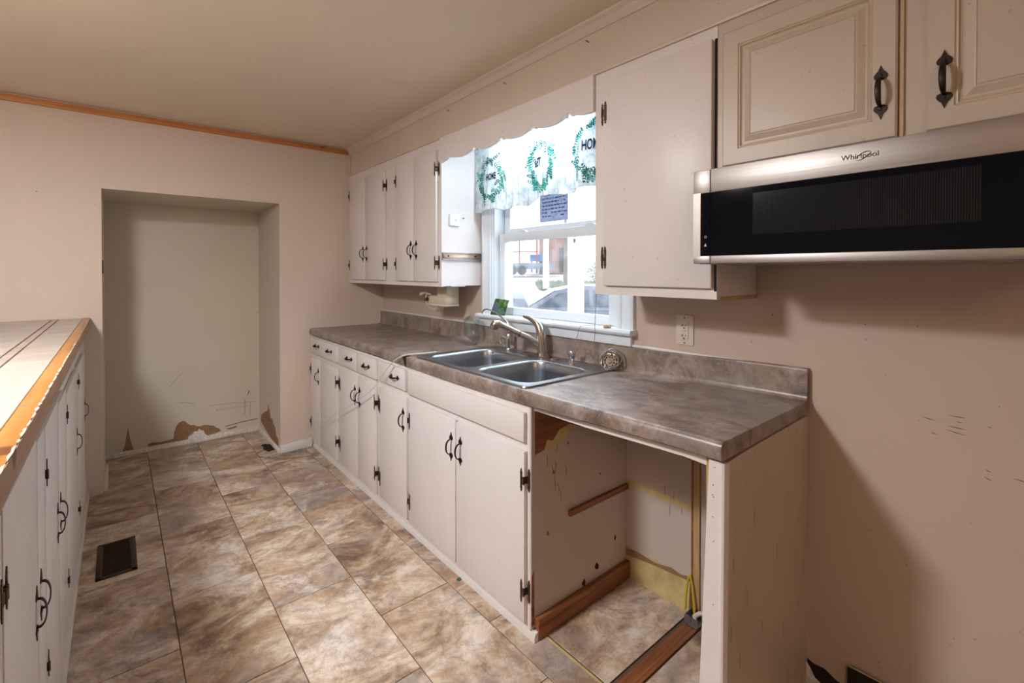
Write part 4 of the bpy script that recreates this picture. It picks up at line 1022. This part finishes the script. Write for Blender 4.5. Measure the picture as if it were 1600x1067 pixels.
# wooden edge with worn arris
bm = B(); prism(bm, [(-.153, 1.0525), (-.153, 1.0615), (-.127, 1.0615), (-.1235, 1.0595), (-.1235, 1.030), (-.150, 1.030)], lambda u, v, t: (u, t, v), .45, YF - .002)
put('wooden_edge', bm, M['edge'], bt, label='varnished orange pine edge')
put('edge_face', bx(-.1245, .45, 1.012, -.1215, YF - .002, 1.0575, bev=.0008), M['edgeface'], bt, label='dull brown edge face')
random.seed(5); bm = B(); yy = .9
while yy < 3.6:
    l = random.uniform(.02, .09); w_ = random.uniform(.0016, .0042)
    prism(bm, [(yy, 0), (yy + l * .3, w_), (yy + l * .55, w_ * .5), (yy + l * .8, w_ * .9), (yy + l, 0), (yy + l * .5, -.0012)], lambda u, v, t: (-.1215 - v - .0005, u, 1.0612 - .25 * abs(v - .003) + t), 0, .0012)
    yy += l + random.uniform(.0, .012)
o = put('worn_arris', bm, plain('worn_pale_wood', (.5, .41, .32), .7), bt, label='pale chipped varnish line'); o['kind'] = 'stuff'
bm = B(); lathe(bm, [(0, .001), (.006, .0008), (.007, 0)], (-.147, 1.36, 1.0612), n=10); put('knot', bm, M['scuff'], bt)

# ------------------------------------------------------------------ floor register
fv = thing('floor_vent', (-.009, 2.855, 0), 'dark brown metal floor register in the tiles beside the cabinet run', 'floor vent')
bm = B(); x0, x1, y0, y1 = -.081, .062, 2.685, 3.026
for (a0, b0, a1, b1) in ((x0, y0, x1, y0 + .018), (x0, y1 - .018, x1, y1), (x0, y0, x0 + .022, y1), (x1 - .022, y0, x1, y1)): box(bm, a0, b0, .0005, a1, b1, .006, bev=.002)
put('frame', bm, M['vent'], fv)
put('well', bx(x0 + .02, y0 + .016, .0004, x1 - .02, y1 - .016, .0012), M['ventdark'], fv)
for i in range(24):
    y = y0 + .026 + i * .0124
    put('louvre', bx(x0 + .022, y, .0012, x1 - .022, y + .0035, .0042), M['vent'], fv, sm=False)

# small green crumb on the floor by the sink cabinet
cb = thing('green_crumb', (1.125, 1.70, 0), 'tiny dark green crumb on the floor by the sink cabinet doors', 'debris')
bm = B(); lathe(bm, [(0, 0), (.009, .0), (.010, .003), (.006, .007), (0, .008)], (1.125, 1.70, .0004), n=7); put('lump', bm, plain('green_crumb', (.06, .12, .07), .6), cb)

# ------------------------------------------------------------------ ceiling lamp (out of view, gives the warm light), added rear fill fixture
cl = thing('ceiling_light', (-.68, 1.50, ZC), 'round flush ceiling light', 'lamp')
bm = B(); lathe(bm, [(0, 0), (.16, 0), (.16, .02), (.15, .03), (0, .03)], (-.68, 1.50, ZC - .0305), n=24); put('base', bm, M['vinyl'], cl)
cl2 = thing('ceiling_light', (-1.2, -1.5, ZC), 'round flush ceiling fixture added over the unseen fill lamp', 'lamp')  # made-up fixture above the rear fill lamp
bm = B(); lathe(bm, [(0, 0), (.16, 0), (.16, .02), (.15, .03), (0, .03)], (-1.2, -1.5, ZC - .0305), n=24); put('base', bm, M['vinyl'], cl2)

# ------------------------------------------------------------------ outside, seen through the sink window
def gz(x, y):
    D = x * .642 + y * .767; return -.41 + .055 * max(0, D - 12)
bm = B(); G = []
for i in range(31):
    G.append([])
    for j in range(31):
        x = 1.95 + (i / 30) ** 1.6 * 70; y = -15 + j / 30 * 90; G[-1].append(bm.verts.new((x, y, gz(x, y) - .01)))
for i in range(30):
    for j in range(30): bm.faces.new((G[i][j], G[i + 1][j], G[i + 1][j + 1], G[i][j + 1]))
def ground_mat():
    m, nt, b = nodes('pale_concrete_and_gravel'); f = noise(nt, coords(nt), .35, 5, .6, .6)
    nt.links.new(ramp(nt, f, [(.35, (.20, .165, .14)), (.5, (.27, .25, .235)), (.65, (.33, .33, .33))]), b.inputs['Base Color']); b.inputs['Roughness'].default_value = .9; return m
put('ground', bm, ground_mat(), kind='structure')
carp = plain('blue_grey_car_paint', (.03, .042, .07), .45, 0.0); cargl = plain('car_glass', (.012, .02, .035), .12, IOR=1.25); tyre = plain('tyre', (.02, .02, .02), .8)
def car(loc, rot, label):
    t = bpy.data.objects.new('car', None); COL.objects.link(t); t.location = loc; t.rotation_euler = (0, 0, rot); props(t, label, 'car')
    def add(name, bm, mat, par=t, **k):
        bmesh.ops.recalc_face_normals(bm, faces=bm.faces); me = bpy.data.meshes.new(name); bm.to_mesh(me); bm.free(); me.materials.append(mat); smooth(me, 40)
        o = bpy.data.objects.new(name, me); COL.objects.link(o); o.parent = par; return props(o, **k)
    # body sections along x (length), rounded across
    bm = B(); secs = [(-2.25, .35, .62, .70), (-2.15, .28, .85, .80), (-1.2, .25, .95, .88), (-.2, .24, .98, .90), (1.1, .24, .97, .90), (1.9, .26, .90, .86), (2.2, .32, .78, .76), (2.28, .40, .60, .66)]
    R = []
    for x, z0, z1, w_ in secs: R.append([bm.verts.new((x, a_ * w_, z0 + (z1 - z0) * b2)) for a_, b2 in ((-.8, 0), (-1, .25), (-1, .7), (-.92, 1), (0, 1.03), (.92, 1), (1, .7), (1, .25), (.8, 0))])
    for a_, b2 in zip(R, R[1:]):
        for k in range(9): bm.faces.new((a_[k], a_[(k + 1) % 9], b2[(k + 1) % 9], b2[k]))
    bm.faces.new(R[0][::-1]); bm.faces.new(R[-1]); add('body', bm, carp)
    bm = B(); prof = [(-1.15, .95), (-.45, 1.36), (.0, 1.45), (.7, 1.45), (1.25, 1.36), (1.75, .95)]
    lo = []
    for x, z in prof:
        w_ = .86 - .24 * (z - .95) / .5; lo.append([bm.verts.new((x, -w_, z)), bm.verts.new((x, 0, z + .03 * (z > 1))), bm.verts.new((x, w_, z))])
    for a_, b2 in zip(lo, lo[1:]):
        for k in range(2): bm.faces.new((a_[k], a_[k + 1], b2[k + 1], b2[k]))
    bm.faces.new([r[0] for r in lo][::-1]); bm.faces.new([r[2] for r in lo]); cabn = add('cabin', bm, carp)
    for s in (-1, 1):
        for (q0, q1, q2, q3) in (((-.85, 1.02), (-.42, 1.30), (.22, 1.37), (.22, 1.02)), ((.30, 1.02), (.30, 1.37), (1.1, 1.33), (1.5, 1.02))):
            bm = B(); vs = []
            for x, z in (q0, q1, q2, q3): vs.append(bm.verts.new((x, s * (.868 - .24 * (z - .95) / .5), z)))
            f = bm.faces.new(vs); e = bmesh.ops.extrude_face_region(bm, geom=[f]); bmesh.ops.translate(bm, vec=(0, s * .006, 0), verts=[v for v in e['geom'] if isinstance(v, bmesh.types.BMVert)])
            add('side_window', bm, cargl, cabn)
    for (xa, za, xb, zb) in ((-1.10, .985, -.48, 1.345), (1.72, .985, 1.27, 1.35)):
        bm = B(); wa, wb = .80, .64; off = .012
        vs = [bm.verts.new((xa, -wa, za + off)), bm.verts.new((xa, wa, za + off)), bm.verts.new((xb, wb, zb + off)), bm.verts.new((xb, -wb, zb + off))]
        f = bm.faces.new(vs); e = bmesh.ops.extrude_face_region(bm, geom=[f]); bmesh.ops.translate(bm, vec=(0, 0, .012), verts=[v for v in e['geom'] if isinstance(v, bmesh.types.BMVert)])
        add('windscreen', bm, cargl, cabn)
    for x in (-1.4, 1.4):
        for s in (-1, 1):
            bm = B(); lathe(bm, [(0, -.1), (.28, -.1), (.33, -.07), (.33, .07), (.28, .1), (0, .1)], (x, s * .80, .33), (0, 1, 0), 20); wl_ = add('wheel', bm, tyre)
            bm = B(); lathe(bm, [(0, .0), (.2, .0), (.21, .01), (0, .03)], (x, s * .90, .33), (0, s, 0), 16); add('hub', bm, M['box'], wl_)
    return t
car((7.88, 7.23, -.42), radians(-40), 'blue-grey car parked nearest to the window, beside the porch post')
car((4.24, 5.79, -.42), radians(50), 'blue-grey car at the window\'s far edge, mostly cut off')
# porch post
pt = thing('porch_post', (3.26, 2.97, -.42), 'thick white square porch post close outside the window', 'post')
put('shaft', bx(3.205, 2.915, -.15, 3.315, 3.025, 2.75, bev=.006), M['casing'], pt)
put('plinth', bx(3.185, 2.895, -.42, 3.335, 3.045, -.15, bev=.006), M['casing'], pt)
pg = thing('power_pole', (16.6, 17.14, .55), 'pale round pole standing on the lot beyond the cars', 'pole')
bm = B(); tube(bm, [(16.6, 17.14, .5), (16.6, 17.14, 3.0), (16.62, 17.16, 8.0)], [.16, .14, .11], 12); put('shaft', bm, plain('pale_pole', (.72, .68, .62), .8), pg)
bm = B(); box(bm, 16.5, 16.4, 7.2, 16.7, 17.9, 7.35); put('crossarm', bm, M['paledow'], pg)
bark = plain('grey_bark', (.10, .085, .07), .9)
tg = thing('slim_tree', (17.6, 16.75, .6), 'slim bare tree trunk beside the grass verge', 'tree')
bm = B(); tube(bm, [(17.6, 16.75, .5), (17.58, 16.7, 2.5), (17.65, 16.8, 5)], [.13, .10, .05], 10); put('trunk', bm, bark, tg)
bm = B()
for k in range(9):
    a_ = k * 2.4; tube(bm, [(17.6, 16.75, 3 + .25 * k), (17.6 + .7 * cos(a_), 16.75 + .7 * sin(a_), 3.8 + .3 * k)], [.04, .015], 6)
put('branches', bm, bark, tg)
# brick building with its gable and door
bb = thing('brick_building', (28.6, 28.2, 1.4), 'small red brick building across the lot', 'building')
vx = Vector((.767, -.642, 0)); vy = Vector((.642, .767, 0)); c0 = Vector((28.45, 28.3, 1.3))
def obx(bm, u0, u1, d0, d1, z0, z1):
    co = [c0 + vx * u + vy * d for u in (u0, u1) for d in (d0, d1)]
    vs = [bm.verts.new((p.x, p.y, z)) for z in (z0, z1) for p in co]
    for f in ((0, 1, 3, 2), (4, 6, 7, 5), (0, 2, 6, 4), (1, 5, 7, 3), (0, 4, 5, 1), (2, 3, 7, 6)): bm.faces.new([vs[i] for i in f])
brick = bpy.data.materials.new('red_brick'); brick.use_nodes = True; ntb = brick.node_tree; bt_ = N(ntb, 'ShaderNodeTexBrick', Scale=4.0); bt_.inputs['Color1'].default_value = (.13, .035, .022, 1); bt_.inputs['Color2'].default_value = (.17, .06, .035, 1); bt_.inputs['Mortar'].default_value = (.2, .15, .13, 1)
ntb.links.new(coords(ntb), bt_.inputs['Vector']); ntb.links.new(bt_.outputs['Color'], ntb.nodes['Principled BSDF'].inputs['Base Color'])
bm = B(); obx(bm, -1.3, 1.15, 0, 4, 1.2, 4.5); put('walls', bm, brick, bb, sm=False)
bm = B(); obx(bm, -1.5, 1.35, -.2, 4.2, 4.5, 4.75); put('roof', bm, plain('grey_roof', (.4, .38, .38), .8), bb, sm=False)
bm = B(); obx(bm, .35, 1.0, -.06, 0, 1.3, 3.4); put('door', bm, M['slot'], bb, sm=False)
rs = thing('red_swing_frame', (24.9, 28.6, 1.3), 'red metal frame structure beyond the lot', 'frame')
bm = B(); c0 = Vector((25.0, 28.7, 1.25))
for u in (-1.6, -.2, 1.2): obx(bm, u, u + .12, 0, .12, 1.2, 4.0)
obx(bm, -1.6, 1.32, 0, .12, 3.9, 4.1); obx(bm, -1.6, 1.32, 0, .12, 2.9, 3.0)
put('frame', bm, plain('red_paint', (.2, .04, .03), .5), rs, sm=False)
tr = thing('flatbed_trailer', (23.8, 27.0, 1.1), 'grey flatbed trailer standing behind the lot', 'trailer')
bm = B(); c0 = Vector((23.9, 26.9, 1.1)); obx(bm, -1.6, 2.2, 0, 1.6, 1.55, 2.0); obx(bm, -1.6, -1.4, 0, 1.6, 2.0, 2.7); put('bed', bm, plain('grey_metal', (.07, .09, .115), .5), tr, sm=False)
for u in (-1.0, -.3, 1.4):
    bm = B(); p = c0 + vx * u; lathe(bm, [(0, -.1), (.36, -.1), (.36, .1), (0, .1)], (p.x, p.y, 1.45), tuple(vy), 14); put('wheel', bm, tyre, tr)
bc = thing('blue_container', (26.9, 28.4, 1.3), 'blue container in front of the brick building', 'container')
bm = B(); c0 = Vector((26.9, 28.4, 1.25)) - vy * 0.0; obx(bm, -.9, .5, -.3, .7, 2.2, 2.75); obx(bm, -.8, -.7, -.3, .7, 1.3, 2.2); obx(bm, .35, .45, -.3, .7, 1.3, 2.2); put('shell', bm, plain('blue_paint', (.04, .10, .22), .4), bc, sm=False)
# grass verge with shrubs
gr = []
random.seed(21)
gm = plain('grass_green', (.09, .12, .05), .9, vary=.5, scale=3); bmg = B()
for k in range(2600):
    u = random.uniform(-2.2, 4.5); dd = random.uniform(-2.0, 3); p = Vector((20.15, 18.34, 0)) + vx * u + vy * dd; z = gz(p.x, p.y)
    h = random.uniform(.12, .4); a_ = random.uniform(0, pi); q_ = Vector((cos(a_), sin(a_), 0)) * .05
    vs = [bmg.verts.new(p + q_ + Vector((0, 0, z))), bmg.verts.new(p - q_ + Vector((0, 0, z))), bmg.verts.new(p + Vector((random.uniform(-.1, .1), random.uniform(-.1, .1), z + h)))]; bmg.faces.new(vs)
props(put('grass_verge', bmg, gm, sm=False), 'patch of rough grass beyond the cars', 'grass', kind='stuff')
for n_, (u, dd, s) in enumerate(((2.2, 4.6, .9), (4.4, 4.8, 1.1))):
    p = Vector((20.15, 18.34, 0)) + vx * u + vy * dd; z = gz(p.x, p.y); bm = B(); random.seed(60 + n_)
    for k in range(420):
        v = Vector((random.gauss(0, 1), random.gauss(0, 1), random.gauss(0, 1))).normalized() * s * random.uniform(.5, 1); c = p + Vector((v.x, v.y, z + s * .8 + v.z * .8)); e1 = Vector((random.gauss(0, 1), random.gauss(0, 1), random.gauss(0, 1))).normalized() * .09; e2 = e1.orthogonal().normalized() * .05
        bm.faces.new([bm.verts.new(c + e1), bm.verts.new(c + e2), bm.verts.new(c - e1), bm.verts.new(c - e2)])
    s_ = thing('shrub', (p.x, p.y, z), ('low green shrub' if n_ == 0 else 'larger green shrub partly hidden by the wall cabinet') + ' behind the grass verge', 'shrub')
    put('foliage', bm, gm, s_, sm=False); bm = B(); tube(bm, [(p.x, p.y, z - .05), (p.x, p.y, z + s)], .05, 6); put('stem', bm, M['paledow'], s_)
